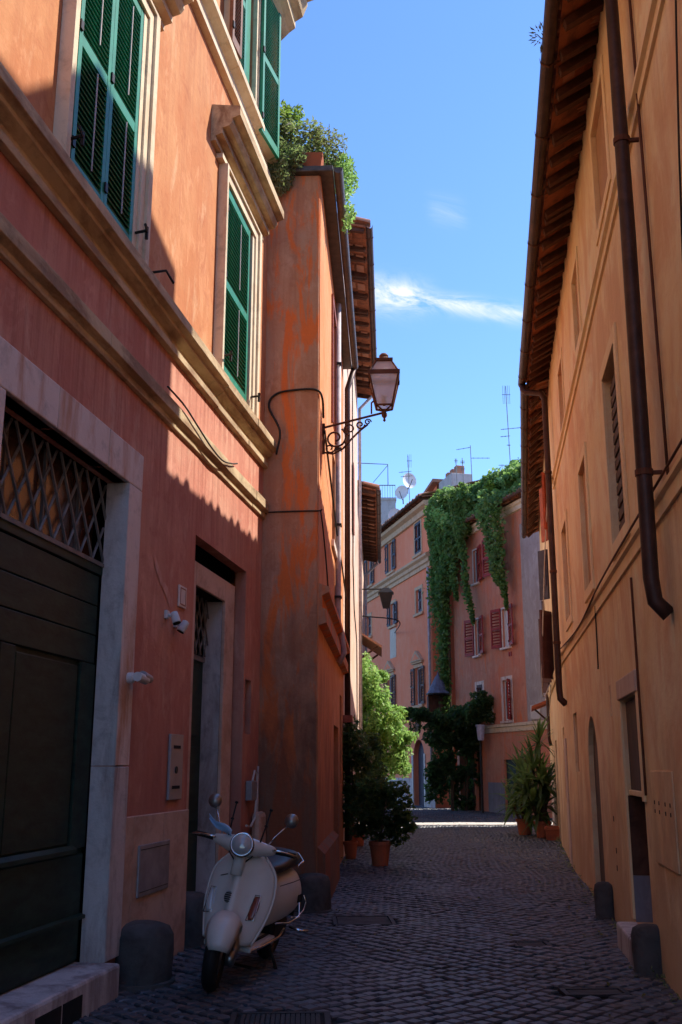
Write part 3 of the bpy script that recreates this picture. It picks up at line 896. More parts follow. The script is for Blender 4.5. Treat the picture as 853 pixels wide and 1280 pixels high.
MB().tube([(0, -.05, 0), (.05, -.09, 0)], .016, 8).build('arm', 'white_plastic', t)
MB().tube([(-.03, -.10, .01), (.12, -.10, 0), (.20, -.10, -.006)], [.045, .045, .042], 14).build('housing', 'white_plastic', t)
MB().tube([(.10, -.10, .028), (.30, -.10, .012)], [.046, .040], 14).build('sun_hood', 'alu', t)
t = FL1.empty('electric_box', 'small grey junction box with a looping pale cable behind the scooter', 'junction box', -.42, -.002, 1.12)
MB().box(-.12, .10, -.07, 0, 0, .2).build('box', 'steel', t, bevel=.01)
MB().tube([(.02, -.04, .2), (.06, -.05, .30), (.13, -.06, .26), (.12, -.06, .05), (.02, -.07, -.18), (-.12, -.06, -.26), (-.25, -.05, -.24)], .012, 6).build('cable', 'pale_cable', t)
MB().tube([(.33, -.02, -.9), (.33, -.02, .35)], .012, 6).build('conduit', 'pale_pipe', t)
t = tag(MB().box(-.20, .12, -.10, 0, -.04, 1.0).build('guard_slab', 'travertine', None, bevel=.05), 'pale worn guard slab leaning at the foot of the buttress behind the scooter', 'guard stone')
t.location = FL1.w(-.16, -.02, 0)
t.rotation_euler = (0, 0, FL1.a)

# cables along the ledges and round the buttress
def smooth_path(pts, m=6):
    P_ = [Vector(p_) for p_ in pts]
    P_ = [P_[0] * 2 - P_[1]] + P_ + [P_[-1] * 2 - P_[-2]]
    out_ = []
    for i in range(1, len(P_) - 2):
        a, b_, c_, d = P_[i - 1:i + 3]
        for k in range(m):
            t_ = k / m
            out_.append(.5 * (2 * b_ + (c_ - a) * t_ + (2 * a - 5 * b_ + 4 * c_ - d) * t_ * t_ + (3 * b_ - a - 3 * c_ + d) * t_ ** 3))
    return out_ + [P_[-2]]
def cable(pts, r, label, mat='cable'):
    pts = smooth_path(pts)
    return tag(MB().tube(pts, r, 6).build('cable', mat, None, smooth=True), label, 'cable')
P = [on(FL1, x, .10, z) for x, z in ((-3.75, 4.46), (-3.3, 4.455), (-2.9, 4.40), (-2.5, 4.345), (-2.1, 4.33), (-1.75, 4.40), (-1.55, 4.46))]
cable(P, .008, 'black cable sagging along the lower stone ledge of the palazzo')
P = [on(FL1, -.1, .17, 5.0), on(FL1, -.06, .2, 5.3), FL2.w(-.06, .60, 5.62), FL2.w(-.055, .52, 5.78), FL2.w(-.052, .3, 5.83), FL2.w(-.052, .04, 5.83), FL2.w(.03, -.03, 5.75), FL2.w(.25, -.03, 5.58)]
cable(P, .014, 'dark cable wrapped round the buttress to the wall lantern')
cable([on(FL1, -.05, .05, 4.3), FL2.w(-.045, .58, 4.33), FL2.w(-.045, .02, 4.34), FL2.w(.05, -.02, 4.33), FL2.w(.9, -.02, 4.05), FL2.w(1.7, -.02, 3.6)], .009, 'thin wire crossing the buttress below the lantern')
cable([FL2.w(.5, -.03, 5.5), FL2.w(1.4, -.04, 5.25), FL2.w(3.2, -.04, 4.9), FL2.w(5.4, -.05, 4.55), FL2.w(6.6, -.05, 4.3)], .014, 'black cable running down the sunlit wall from the lantern')

# ---------------------------------------------------------------- corner house with the buttress
L2 = FL2.empty('corner_house', 'tall narrow orange house whose weathered corner projects past the palazzo', 'house')
b = MB()
facade(b, 0, 6.5, -.05, 8.72, [(2.55, 3.45, 6.4, 8.2, .16), (2.75, 3.55, 4.6, 6.0, .16), (3.3, 4.7, -.05, 2.05, .22), (5.1, 5.8, 1.2, 2.6, .15)])
shell(b, 0, 6.5, -.05, 8.72, 6)
b.build('wall', 'apricot', L2)
b = MB()
b.box(-.035, -.001, .012, 5.9, -.05, 8.715)
b.build('buttress_face', 'corner', L2, bevel=.012)
MB().box(2.4, 6.0, .30, .33, 0, 8.5).build('dark_room', 'dark_in', L2)
b = MB()
b.box(2.45, 2.545, -.03, .0, 6.3, 8.3).box(3.455, 3.55, -.03, 0, 6.3, 8.3).box(2.546, 3.454, -.03, 0, 8.205, 8.3)
b.build('window_surround', 'wood_red', L2)
window_frame(L2, 2.55, 3.45, 6.4, 8.2, .07, .06, .05, 'wood_red')
window_frame(L2, 2.75, 3.55, 4.6, 6.0, .07, .06, .05, 'white_plastic')
MB().box(2.6, 3.7, -.04, 0, 4.5, 4.595).build('sill', 'marble', L2)
MB().box(3.3, 4.7, .10, .15, 0, 2.05).build('side_door', 'wood', L2)
MB().prism([(0, 3.02), (.09, 3.05), (.09, 3.20), (.04, 3.22), (.04, 3.36), (.12, 3.40), (.12, 3.46), (0, 3.50)], -.0, 6.5).build('string_course', 'corner', L2)
MB().prism([(0, -.05), (.10, -.05), (.08, .55), (0, .62)], .05, 3.2).build('plinth', 'corner', L2)
MB().box(-.12, 6.5, -.16, 1.2, 8.722, 8.80).build('roof_edge', 'gutter', L2, bevel=.01)
gp = [(.165 + .06 * (1 - cos(a)) , 8.76 - .075 * sin(a)) for a in [pi * k / 8 for k in range(9)]] + [(.165 + .11, 8.765), (.165 + .01, 8.765)]
MB().prism(gp, -.12, 6.45).build('gutter', 'gutter', L2)
b = MB().tube([(3.55, -.05, 8.65), (3.55, -.05, 3.55), (3.6, -.09, 3.4), (3.6, -.14, 3.1), (3.6, -.06, 2.95)], .045, 10)
b.build('downpipe', 'pale_pipe', L2, smooth=True)
for z in (7.6, 6.2, 5.0, 3.9):
    MB().box(3.47, 3.63, -.105, 0, z, z + .03).build('pipe_clip', 'iron', L2)
MB().tube([(6.42, -.20, 8.70), (6.42, -.08, 8.3), (6.42, -.07, .1)], .052, 10).build('downpipe', 'brown_pipe', L2, smooth=True)
MB().box(6.15, 6.55, -.16, 0, 2.2, 2.32).build('wall_bracket', 'wood_red', L2)

# ---------------------------------------------------------------- pale house with the overhanging eave
def tiled_eave(house, x0, x1, zw, ov, drop, gut_mat='gutter_brown', raf=.30, depth=4.5, rise=.32, tiles=True, end_tiles=True, tile_pitch=.25, gy=.06):
    """sloping eave over a facade: soffit boards, rafters, roof sheet, eave tiles and a half-round gutter"""
    zo = zw - drop
    so = MB().add([(x0, .1, zw + .02), (x1, .1, zw + .02), (x1, -ov, zo + .02), (x0, -ov, zo + .02), (x0, .1, zw + .06), (x1, .1, zw + .06), (x1, -ov, zo + .06), (x0, -ov, zo + .06)],
                  [(0, 1, 2, 3), (7, 6, 5, 4), (0, 3, 7, 4), (1, 5, 6, 2), (3, 2, 6, 7)]).build('soffit', 'soffit', house)
    n = int((x1 - x0) / raf)
    rm = MB().add([(-.045, .05, zw - .10), (.045, .05, zw - .10), (.04, -ov + .04, zo - .05), (-.04, -ov + .04, zo - .05), (-.045, .05, zw + .018), (.045, .05, zw + .018), (.045, -ov + .02, zo + .018), (-.045, -ov + .02, zo + .018)],
                  [(0, 1, 2, 3), (7, 6, 5, 4), (0, 3, 7, 4), (1, 5, 6, 2), (3, 2, 6, 7), (0, 4, 5, 1)]).mesh('rafter', 'wood')
    r_ = random.Random(int(x1 * 10))
    for i in range(n):
        link_mesh('rafter', rm, so, (x0 + (i + .5) * raf + r_.uniform(-.03, .03), 0, r_.uniform(-.012, .012)), (0, r_.uniform(-.02, .02), r_.uniform(-.03, .03)))
    # clay slabs between the rafters, uneven
    sm = [MB().box(-raf * .34, raf * .34, -ov * .40, -.02, -.014, 0).mesh('soffit_tile', 'soffit'), MB().box(-raf * .34, raf * .34, -ov * .40, -.02, -.02, 0).mesh('soffit_tile', 'tile')]
    sl = atan2(drop, ov + .1)
    for i in range(n - 1):
        for k in range(2):
            link_mesh('soffit_tile', sm[r_.randint(0, 1)], so, (x0 + (i + 1) * raf + r_.uniform(-.02, .02), -ov * .46 * k - .0, zw - .012 - drop * (ov * .46 * k) / (ov + .1) * 1.0 + .01 + r_.uniform(-.012, .004)), (sl, r_.uniform(-.05, .05), 0))
    # roof sheet with rolling tile profile
    m_ = int((x1 - x0) / (tile_pitch / 6))
    vs, fs = [], []
    for i in range(m_ + 1):
        x = x0 + (x1 - x0) * i / m_
        hgt = .05 + .045 * cos(2 * pi * (x - x0) / tile_pitch)
        for yy in (-ov - .02, depth):
            vs.append((x, yy, zo + .08 + (yy + ov) * rise + hgt))
    for i in range(m_):
        fs.append((2 * i, 2 * i + 2, 2 * i + 3, 2 * i + 1))
    ro = MB()
    ro.v, ro.f = vs, fs
    ro = ro.build('roof', 'tile', house, smooth=True)
    if end_tiles:
        tb = MB()
        rings = []
        for yy, rr in ((-ov - .09, .092), (-ov + .36, .075)):
            ring = [(rr * cos(pi * k / 8), yy, .085 + (yy + ov) * rise + rr * sin(pi * k / 8) * 1.15) for k in range(9)]
            rr -= .016
            ring += [(rr * cos(pi * k / 8), yy, .085 + (yy + ov) * rise + rr * sin(pi * k / 8) * 1.15) for k in range(8, -1, -1)]
            rings.append(ring)
        tb.loft(rings)
        tm = tb.mesh('roof_tile', 'tile')
        for i in range(int((x1 - x0) / tile_pitch) + 1):
            link_mesh('roof_tile', tm, ro, (x0 + i * tile_pitch + r_.uniform(-.012, .012), r_.uniform(-.03, .03), zo + .012 + r_.uniform(-.01, .012)), (r_.uniform(-.03, .03), 0, r_.uniform(-.05, .05)))
    g_ = []
    gx, gz = ov + .015, zo + .065
    for k in range(11):
        a = pi * k / 10
        g_.append((gx + .062 - .062 * cos(a), gz - .075 * sin(a)))
    for k in range(10, -1, -1):
        a = pi * k / 10
        g_.append((gx + .062 - .055 * cos(a), gz - .068 * sin(a)))
    gt = MB().prism(g_, x0, x1).build('gutter', gut_mat, house)
    k = x0 + .4
    while k < x1:
        MB().prism([(gx - .05, gz - .03), (gx + .06, gz - .082), (gx + .128, gz - .03), (gx + .134, gz + .01), (gx + .13, gz - .04), (gx + .06, gz - .092)], k, k + .025).build('gutter_bracket', 'rusty', gt)
        k += 1.1
    return ro
L3 = FL2.empty('eave_house', 'pale sunlit house with a deep dark tiled eave above the wall lantern', 'house')
b = MB()
facade(b, 6.5, 15.6, -.05, 11.6, [(8.0, 8.9, 6.6, 8.3, .15), (11.3, 12.2, 6.6, 8.3, .15), (8.0, 8.9, 9.4, 10.9, .15), (9.3, 10.4, -.05, 2.2, .2)])
shell(b, 6.5, 15.6, -.05, 11.6, 6)
b.build('wall', 'cream', L3)
MB().box(7.6, 12.6, .3, .33, 0, 11).build('dark_room', 'dark_in', L3)
for xa, z in ((8.0, 6.6), (11.3, 6.6), (8.0, 9.4)):
    window_frame(L3, xa, xa + .9, z, z + (1.7 if z < 9 else 1.5), .06)
    b = MB().box(xa - .5, xa - .01, -.05, -.01, z, z + 1.6)
    b.build('shutter', 'wood_red', L3)
MB().box(9.3, 10.4, .1, .14, 0, 2.2).build('side_door', 'wood', L3)
tiled_eave(L3, 6.3, 15.6, 11.66, .44, .12, raf=.42, end_tiles=True)
MB().tube([(15.3, -.45, 11.5), (15.3, -.07, 11.1), (15.3, -.06, 2.4)], .045, 10).build('downpipe', 'pale_pipe', L3, smooth=True)
MB().tube([(10.6, -.03, 11.2), (10.7, -.03, 5.8), (11.4, -.03, 4.9), (13.2, -.03, 4.4), (13.3, -.03, 1.0)], .014, 6).build('wall_wire', 'cable', L3, smooth=True)

L4 = FL4.empty('low_eave_house', 'far pale house with a low brown eave above the sunlit climber', 'house')
b = MB()
facade(b, .0, 10.2, -.05, 8.85, [(4.2, 5.0, 4.6, 6.2, .15)])
shell(b, .0, 10.2, -.05, 8.85, 6)
b.build('wall', 'cream', L4)
window_frame(L4, 4.2, 5.0, 4.6, 6.2, .06)
tiled_eave(L4, .0, 10.2, 8.92, .50, .14, 'gutter', raf=.5, rise=.3)
MB().tube([(10.0, -.5, 8.75), (10.0, -.06, 8.3), (10.0, -.06, 1.0)], .05, 8).build('downpipe', 'pale_pipe', L4, smooth=True)
cn = MB().add([(2.0, .0, 5.15), (4.6, 0, 5.15), (4.6, -.62, 4.75), (2.0, -.62, 4.75), (2.0, 0, 5.21), (4.6, 0, 5.21), (4.6, -.62, 4.81), (2.0, -.62, 4.81)],
              [(0, 1, 2, 3), (7, 6, 5, 4), (0, 3, 7, 4), (1, 5, 6, 2), (3, 2, 6, 7)]).build('door_canopy', 'tile', L4)
for x in (2.2, 4.4):
    MB().tube([(x, 0, 4.45), (x, -.5, 4.80)], .03, 6).build('canopy_strut', 'wood', cn)

# ---------------------------------------------------------------- right ochre house, near half
R1 = FR1.empty('ochre_house', 'long ochre house with tall brown downpipe and recessed doorways, nearest on the right', 'house')
ops = [(7.35, 8.30, 6.30, 7.30, .07, True), (4.75, 5.40, 6.18, 7.05, .07, True), (2.05, 2.75, 6.0, 6.95, .10, True),
       (7.05, 7.95, 3.38, 4.93, .24), (4.28, 5.08, 3.42, 4.82, .10, True), (1.25, 2.10, 3.48, 4.80, .10, True),
       (5.94, 6.03, 1.93, 2.22, .1, True), (3.35, 4.47, .05, 2.03, .20, True, True), (1.35, 1.95, 1.40, 2.18, .07, True),
       (6.82, 7.82, .20, 2.02, .28)]
b = MB()
facade(b, 0, 17.5, -.05, 7.86, ops)
shell(b, 0, 17.5, -.05, 7.86, 7)
b.build('wall', 'ochre', R1)
MB().box(6.9, 8.1, .27, .29, .1, 5).build('dark_room', 'dark_in', R1)
# window with the dark weathered shutters
for i, xa in enumerate((7.07, 7.505)):
    sh = MB().box(xa, xa + .425, .06, .10, 3.40, 4.91).build('window_shutter', 'shop_board', R1)
    for k in range(12):
        MB().box(xa + .03, xa + .395, .042, .06, 3.46 + k * .118, 3.46 + k * .118 + .085).build('slat', 'shop_board', sh, bevel=.006)
def raised(x0, x1, z0, z1, wd, name='window_band', mat='ochre_trim', pr=.022, bottom=True):
    b = MB()
    b.box(x0 - wd, x0 - .002, -pr, 0, z0 - (wd if bottom else 0), z1 + wd).box(x1 + .002, x1 + wd, -pr, 0, z0 - (wd if bottom else 0), z1 + wd)
    b.box(x0 - .002, x1 + .002, -pr, 0, z1 + .002, z1 + wd)
    if bottom:
        b.box(x0 - .002, x1 + .002, -pr, 0, z0 - wd, z0 - .002)
    b.build(name, mat, R1, bevel=.004)
raised(7.05, 7.95, 3.38, 4.93, .13)
raised(4.28, 5.08, 3.42, 4.82, .12)
raised(1.25, 2.10, 3.48, 4.80, .12)
raised(7.35, 8.30, 6.30, 7.30, .10, pr=.015)
raised(4.75, 5.40, 6.18, 7.05, .10, pr=.015)
raised(2.05, 2.75, 6.0, 6.95, .10, pr=.015)
MB().box(2.06, 2.74, .05, .09, 6.02, 6.93).build('window_shutter', 'rust_red', R1)
# string courses
MB().prism([(0, 5.80), (.022, 5.802), (.022, 5.885), (.05, 5.90), (.05, 5.94), (0, 5.96)], 0, 17.5).build('string_course', 'ochre_trim', R1)
MB().prism([(0, 3.02), (.02, 3.022), (.02, 3.12), (.045, 3.135), (.045, 3.165), (0, 3.18)], 0, 17.5).build('string_course', 'ochre_trim', R1)
# shuttered shop doorway
MB().box(6.825, 7.815, .03, .07, 1.27, 2.01).build('overdoor_board', 'shop_board', R1, bevel=.006)
MB().box(6.825, 7.815, .01, .14, 1.225, 1.268).build('board_rail', 'ochre_trim', R1, bevel=.006)
sd = MB().box(6.83, 7.81, .22, .26, .2, 1.23).build('shop_door', 'wood', R1)
MB().box(6.9, 7.74, .20, .22, .24, .56).build('kick_panel', 'plinth_grey', sd, bevel=.01)
for x in (6.9, 7.345):
    MB().box(x, x + .40, .205, .22, .62, 1.18).build('panel', 'wood', sd, bevel=.01)
MB().box(6.72, 7.92, -.03, 0, 2.03, 2.20).build('lintel', 'pale_render', R1, bevel=.01)
for x0, x1, z0 in ((6.70, 6.815, .22), (7.825, 7.94, 1.2)):
    MB().box(x0, x1, -.02, 0, z0, 2.028).build('door_band', 'ochre_trim', R1, bevel=.004)
MB().box(6.78, 7.90, -.16, .30, -.04, .198).build('door_step', 'marble_rough', R1, bevel=.02)
A_ = [(3.352, .05)] + [(3.91 - .558 * cos(pi * k / 16), 1.47 + .558 * sin(pi * k / 16)) for k in range(17)] + [(4.468, .05)]
MB().add([(x, yy, z) for yy in (.06, .10) for x, z in A_], [tuple(range(19)), tuple(range(37, 18, -1))] + [(k, (k + 1) % 19, 19 + (k + 1) % 19, 19 + k) for k in range(19)]).build('arch_door', 'shop_board', R1)
MB().box(6.821, 6.829, .0, .22, .57, 1.22).build('shade_lining', 'wood', R1)  # dark sheet painting the recess's shade onto the reveal
MB().box(6.821, 6.829, .0, .22, .2, .568).build('grey_lining', 'plinth_grey', R1)
for x0, x1, z0, z1, mt in ((4.285, 5.075, 3.425, 4.815, 'closed'), (1.255, 2.095, 3.485, 4.795, 'closed'), (7.355, 8.295, 6.305, 7.295, 'closed'), (4.755, 5.395, 6.185, 7.045, 'closed'), (1.355, 1.945, 1.405, 2.175, 'closed')):
    MB().box(x0, x1, .035, .055, z0, z1).build('blocked_window', mt, R1)
# utility doors flush with the plaster
for x0 in (8.28, 8.74):
    d_ = MB().box(x0, x0 + .45, -.012, 0, .80, 1.43).build('meter_door', 'ochre', R1, bevel=.003)
    for k in range(2):
        for z0 in (1.14, 1.20):
            MB().box(x0 + .105 + k * .2, x0 + .135 + k * .2, -.0145, -.012, z0, z0 + .026).build('air_hole', 'dark_in', d_)
for x, z in ((5.62, .95), (5.68, .66), (5.66, .50), (9.6, 1.02), (9.2, .45)):
    MB().box(x, x + .035, -.004, .0, z, z + .05).build('wall_hole', 'dark_in', R1)
# downpipes
b = MB().tube([(9.86, -.50, 7.50), (9.84, -.46, 7.25), (9.80, -.12, 7.05), (9.74, -.115, 5.0), (9.62, -.115, 2.62), (9.62, -.10, 2.47), (9.62, -.02, 2.38)], .051, 14)
dp = b.build('downpipe', 'brown_pipe', R1, smooth=True)
for z, x in ((5.66, 9.76), (3.3, 9.655)):
    MB().lathe([(.058, -.02), (.058, .02)], 14, (x, -.115, z)).build('collar', 'rusty', dp)
    MB().box(x - .012, x + .012, -.06, 0, z - .012, z + .012).build('bracket_pin', 'rusty', dp)
b = MB().tube([(.16, -.44, 7.56), (.17, -.43, 7.46), (.21, -.38, 7.40), (.29, -.15, 7.34), (.31, -.10, 7.24), (.30, -.10, 2.60), (.30, -.09, 2.46), (.34, -.02, 2.38)], .05, 12)
dp = b.build('downpipe', 'brown_pipe', R1, smooth=True)
for z in (6.0, 4.4, 3.3):
    MB().lathe([(.058, -.02), (.058, .02)], 12, (.31, -.10, z)).build('collar', 'rusty', dp)
tiled_eave(R1, 0, 17.5, 7.82, .36, .26, raf=.29)
MB().add([(x, yy, z) for yy in (2.0, 6.5) for x, z in ((5.65, 7.8), (14, 7.8), (14, 12.15), (8.5, 12.15), (7.6, 12.95), (5.65, 12.35))],
         [(0, 1, 2, 3, 4, 5), (11, 10, 9, 8, 7, 6)] + [(i, 6 + i, 6 + (i + 1) % 6, (i + 1) % 6) for i in range(6)]).build('attic_storey', 'ochre', R1)
for (nm, pts, r) in (('near', [on(FR1, 17, .05, 3.20), on(FR1, 9.9, .055, 3.20), on(FR1, 6.2, .055, 3.19), on(FR1, 3.6, .055, 3.10), on(FR1, .5, .06, 3.19)], .009),):
    cable(pts, r, 'cable run lying along the ochre wall below the windows', 'rusty')
cable([on(FR1, 9.95, .02, 7.4), on(FR1, 9.95, .02, 3.2)], .010, 'thin rusty wire beside the thick brown downpipe', 'rusty')
cable([on(FR1, 8.06, .02, 2.9), on(FR1, 8.05, .02, 1.25)], .010, 'thin wire dropping beside the boarded doorway', 'rusty')
cable([on(FR1, 5.3, .02, 3.1), on(FR1, 5.25, .02, 2.55), on(FR1, 5.22, .02, 2.45)], .008, 'short cable end hanging from the ochre ledge')
cable([on(FR1, 12.0, .02, 7.5), on(FR1, 10.9, .02, 4.2), on(FR1, 10.6, .02, 1.0)], .006, 'hairline cable on the ochre wall at the right edge')

# ---------------------------------------------------------------- right ochre house, far half
R2 = FR2.empty('far_ochre_house', 'farther ochre house with projecting red shutters on the right of the street', 'house')
b = MB()
facade(b, 0, 10.93, -.05, 7.84, [(8.0, 8.7, 5.62, 6.68, .2), (6.3, 7.0, 3.1, 4.4, .2), (3.6, 4.3, 3.1, 4.4, .2), (4.8, 5.8, -.05, 2.0, .2), (9.3, 9.9, .9, 2.1, .1, True)])
b.quad((0, 0, -.05), (0, 0, 7.84), (-1.45, .55, 7.84), (-1.45, .55, -.05))  # unseen end wall, bent outward to bound the sun strip on the street
b.quad((-1.45, .55, -.05), (-1.45, .55, 7.84), (-3.2, 7, 7.84), (-3.2, 7, -.05))
b.quad((-3.2, 7, -.05), (-3.2, 7, 7.84), (10.93, 7, 7.84), (10.93, 7, -.05))
b.add([(0, 0, 7.84), (10.93, 0, 7.84), (10.93, 7, 7.84), (-3.2, 7, 7.84), (-1.45, .55, 7.84)], [(0, 1, 2, 3, 4)])
b.build('wall', 'ochre', R2)
MB().box(3, 9, .25, .28, 0, 7).build('dark_room', 'dark_in', R2)
tiled_eave(R2, 0, 11.15, 7.80, .33, .38, raf=.29)
def thick_leaf(parent, x, z, wd, ht, rz, mat, name='shutter', y=-.03):
    b = MB().box(0, wd, -.02, .02, 0, ht)
    o = b.build(name, mat, parent)
    o.location = (x, y, z)
    o.rotation_euler = (0, 0, rz)
    sl = MB().box(.05, wd - .05, -.03, -.02, 0, ht * .045).mesh('slat', mat)
    for k in range(14):
        link_mesh('slat', sl, o, (0, 0, ht * (.06 + .064 * k)))
    return o
thick_leaf(R2, 8.0, 5.62, .27, 1.05, radians(180 + 24), 'rust_red')
thick_leaf(R2, 8.7, 5.62, .27, 1.05, radians(-18), 'rust_red')
thick_leaf(R2, 6.3, 3.1, .36, 1.3, radians(180 + 35), 'maroon')
thick_leaf(R2, 7.0, 3.1, .36, 1.3, radians(-35), 'maroon')
thick_leaf(R2, 3.6, 3.1, .36, 1.3, radians(180 + 20), 'maroon')
MB().prism([(0, 3.02), (.03, 3.022), (.05, 3.13), (.05, 3.165), (0, 3.18)], 0, 10.93).build('string_course', 'ochre_trim', R2)
MB().box(4.8, 5.8, .1, .14, 0, 2.0).build('side_door', 'shop_board', R2)
for x0, x1, z1 in ((.3, 2.4, 1.5), (9.95, 10.6, 1.9)):
    MB().box(x0, x1, -.018, 0, -.03, z1).build('worn_plinth', 'pale_render', R2, bevel=.006)
MB().tube([(2.6, -.06, 5.3), (2.6, -.06, 2.1), (2.62, -.03, 1.95)], .035, 8).build('downpipe', 'brown_pipe', R2, smooth=True)
ca_ = MB().add([(.6, 0, 2.98), (1.9, 0, 2.98), (1.9, -.42, 2.82), (.6, -.42, 2.82), (.6, 0, 3.05), (1.9, 0, 3.05), (1.9, -.42, 2.89), (.6, -.42, 2.89)],
              [(0, 1, 2, 3), (7, 6, 5, 4), (0, 3, 7, 4), (1, 5, 6, 2), (3, 2, 6, 7)]).build('door_canopy', 'terracotta', R2)
MB().tube([(1.2, -.02, 2.55), (1.2, -.34, 2.84)], .025, 6).build('canopy_strut', 'wood', ca_)
cable([on(FR2, 9.6, .05, 6.2), on(FR2, 8.0, .14, 5.0), on(FR2, 6.6, .25, 2.9), on(FR2, 5.6, .06, 3.1), on(FR2, 3.0, .05, 2.6)], .010, 'pale cable looping below the dark shutters of the farther ochre house', 'pale_cable')
t = tag(MB().box(-.12, .12, -.02, .02, -.95, 0).box(-.05, .09, -.035, -.02, -.7, -.01).build('laundry', 'blue_shutter', None), 'narrow dark blue cloth hanging beneath the orange red shutters', 'laundry')
t.location = FR2.w(7.6, -.14, 5.5)
t.rotation_euler = (0, 0, FR2.a + .7)

# ---------------------------------------------------------------- pink house at the end
B = FB.empty('pink_house', 'pink three storey house with slate shutters and small window pediments at the street end', 'house')
WB = []
ops = []
for (xa, xb) in ((-1.95, -1.12), (-5.95, -5.15), (-9.7, -8.85)):
    ops.append((xa, xb, 10.05, 11.38, .16)); WB.append((xa, xb, 10.05, 11.38))
for (xa, xb) in ((-1.95, -1.15), (-5.75, -5.0), (-9.9, -9.1)):
    ops.append((xa, xb, 7.60, 8.55, .16)); WB.append((xa, xb, 7.60, 8.55))
for (xa, xb) in ((-2.25, -1.38), (-6.35, -5.45), (-10.3, -9.5)):
    ops.append((xa, xb, 3.92, 5.40, .16)); WB.append((xa, xb, 3.92, 5.40))
ops.append((-2.68, -1.28, -.05, 2.55, .3, False, True))
b = MB()
facade(b, -12.5, 0, -.05, 11.95, ops)
shell(b, -12.5, 0, -.05, 11.95, 7)
b.build('wall', 'pink', B)
MB().box(-12.4, -.1, .45, .5, 0, 11.9).build('dark_room', 'dark_in', B)
for i, (xa, xb, za, zb) in enumerate(WB):
    window_frame(B, xa, xb, za, zb, .09, .05, .05, 'white_plastic', 'glass', 1, 2 if zb - za > 1.2 else 1)
    b = MB()
    b.box(xa - .13, xa - .002, -.03, 0, za - .02, zb + .14).box(xb + .002, xb + .13, -.03, 0, za - .02, zb + .14).box(xa - .002, xb + .002, -.03, 0, zb + .002, zb + .14)
    b.build('window_surround', 'sand_trim', B)
    MB().box(xa - .2, xb + .2, -.10, 0, za - .13, za - .022).build('sill', 'sand_trim', B, bevel=.01)
    mt = 'blue_shutter' if za > 7 else 'maroon'
    hw = (xb - xa) / 2
    if i == 0:
        shutter_leaf(B, (xa, .0, za), 0, hw, zb - za, 10, mt, slats=False, rod=False)
        shutter_leaf(B, (xa + hw, .0, za), 0, hw, zb - za, 10, mt, slats=False, rod=False)
    elif i == 3 or i == 5:
        shutter_leaf(B, (xa + hw, -.0, za), 0, hw, zb - za, 10, mt, slats=False, rod=False)
    else:
        shutter_leaf(B, (xa - hw, -.06, za), 0, hw, zb - za, 10, mt, slats=False, rod=False)
        shutter_leaf(B, (xb, -.06, za), 0, hw, zb - za, 10, mt, slats=False, rod=False)
for xa, xb, za, zb in WB[6:]:
    c_ = (xa + xb) / 2
    b = MB()
    b.box(xa - .25, xb + .25, -.09, 0, 5.56, 5.64)
    b.add([(xa - .30, 0, 5.64), (xb + .30, 0, 5.64), (c_, 0, 6.08), (xa - .30, -.14, 5.64), (xb + .30, -.14, 5.64), (c_, -.14, 6.08)], [(0, 1, 2), (5, 4, 3), (0, 3, 4, 1), (1, 4, 5, 2), (2, 5, 3, 0)])
    b.build('pediment', 'sand_trim', B)
    MB().add([(xa - .08, -.145, 5.70), (xb + .08, -.145, 5.70), (c_, -.145, 5.95)], [(0, 1, 2)]).build('tympanum', 'pink', B)
MB().prism([(0, 9.25), (.06, 9.26), (.06, 9.42), (.12, 9.46), (.12, 9.60), (.22, 9.68), (.22, 9.78), (0, 9.86)], -12.5, .04).build('string_course', 'sand_trim', B)
MB().prism([(0, 3.30), (.05, 3.31), (.05, 3.46), (.09, 3.48), (.09, 3.54), (0, 3.56)], -12.5, .0).build('string_course', 'pink', B)
MB().prism([(0, 11.42), (.10, 11.45), (.10, 11.68), (.26, 11.78), (.26, 11.93), (0, 11.95)], -12.5, .05).build('cornice', 'sand_trim', B)
tiled_eave(B, -12.5, .2, 12.06, .36, .06, 'wood', raf=.6, depth=7, rise=.30, end_tiles=True)
MB().box(-2.85, -2.69, -.04, 0, -.05, 2.0).box(-1.27, -1.11, -.04, 0, -.05, 2.0).build('door_surround', 'marble', B)
MB().box(-2.68, -1.28, .2, .25, 0, 2.5).build('street_door', 'blue_shutter', B)
b = MB().box(-12.5, -2.86, -.02, 0, -.04, 1.05).box(-1.10, .0, -.02, 0, -.04, 1.1)
b.build('peeling_plinth', 'peel', B)
MB().box(-5.9, -4.95, -.012, 0, 6.15, 7.44).build('plaster_patch', 'pale_render', B)
MB().tube([(-.12, -.08, 9.2), (-.12, -.08, .5)], .055, 8).build('downpipe', 'pale_pipe', B, smooth=True)
MB().box(-10.9, -6.6, 2.6, 6.0, 12.2, 13.75).build('roof_cabin', 'pink', B)
MB().add([(-11.1, 2.3, 13.75), (-6.3, 2.3, 14.75), (-11.1, 6.2, 13.75), (-6.3, 6.2, 14.75), (-11.1, 2.3, 13.6), (-6.3, 2.3, 14.6), (-11.1, 6.2, 13.6), (-6.3, 6.2, 14.6)],
         [(0, 1, 3, 2), (4, 6, 7, 5), (0, 4, 5, 1), (2, 3, 7, 6), (0, 2, 6, 4), (1, 5, 7, 3)]).build('cabin_roof', 'tile', B)
MB().add([(-10.9, 2.6, 13.6), (-6.6, 2.6, 13.6), (-6.6, 2.6, 14.55)], [(0, 1, 2)]).build('cabin_gable', 'pink', B)
ch = MB().box(-6.3, -4.5, 2.6, 3.6, 11.5, 14.55).build('chimney', 'tower', B, bevel=.02)
for k in range(3):
    MB().box(-6.2 + k * .6, -5.85 + k * .6, 2.9, 3.3, 14.551, 14.98).build('chimney_pot', 'tile', ch, bevel=.03)
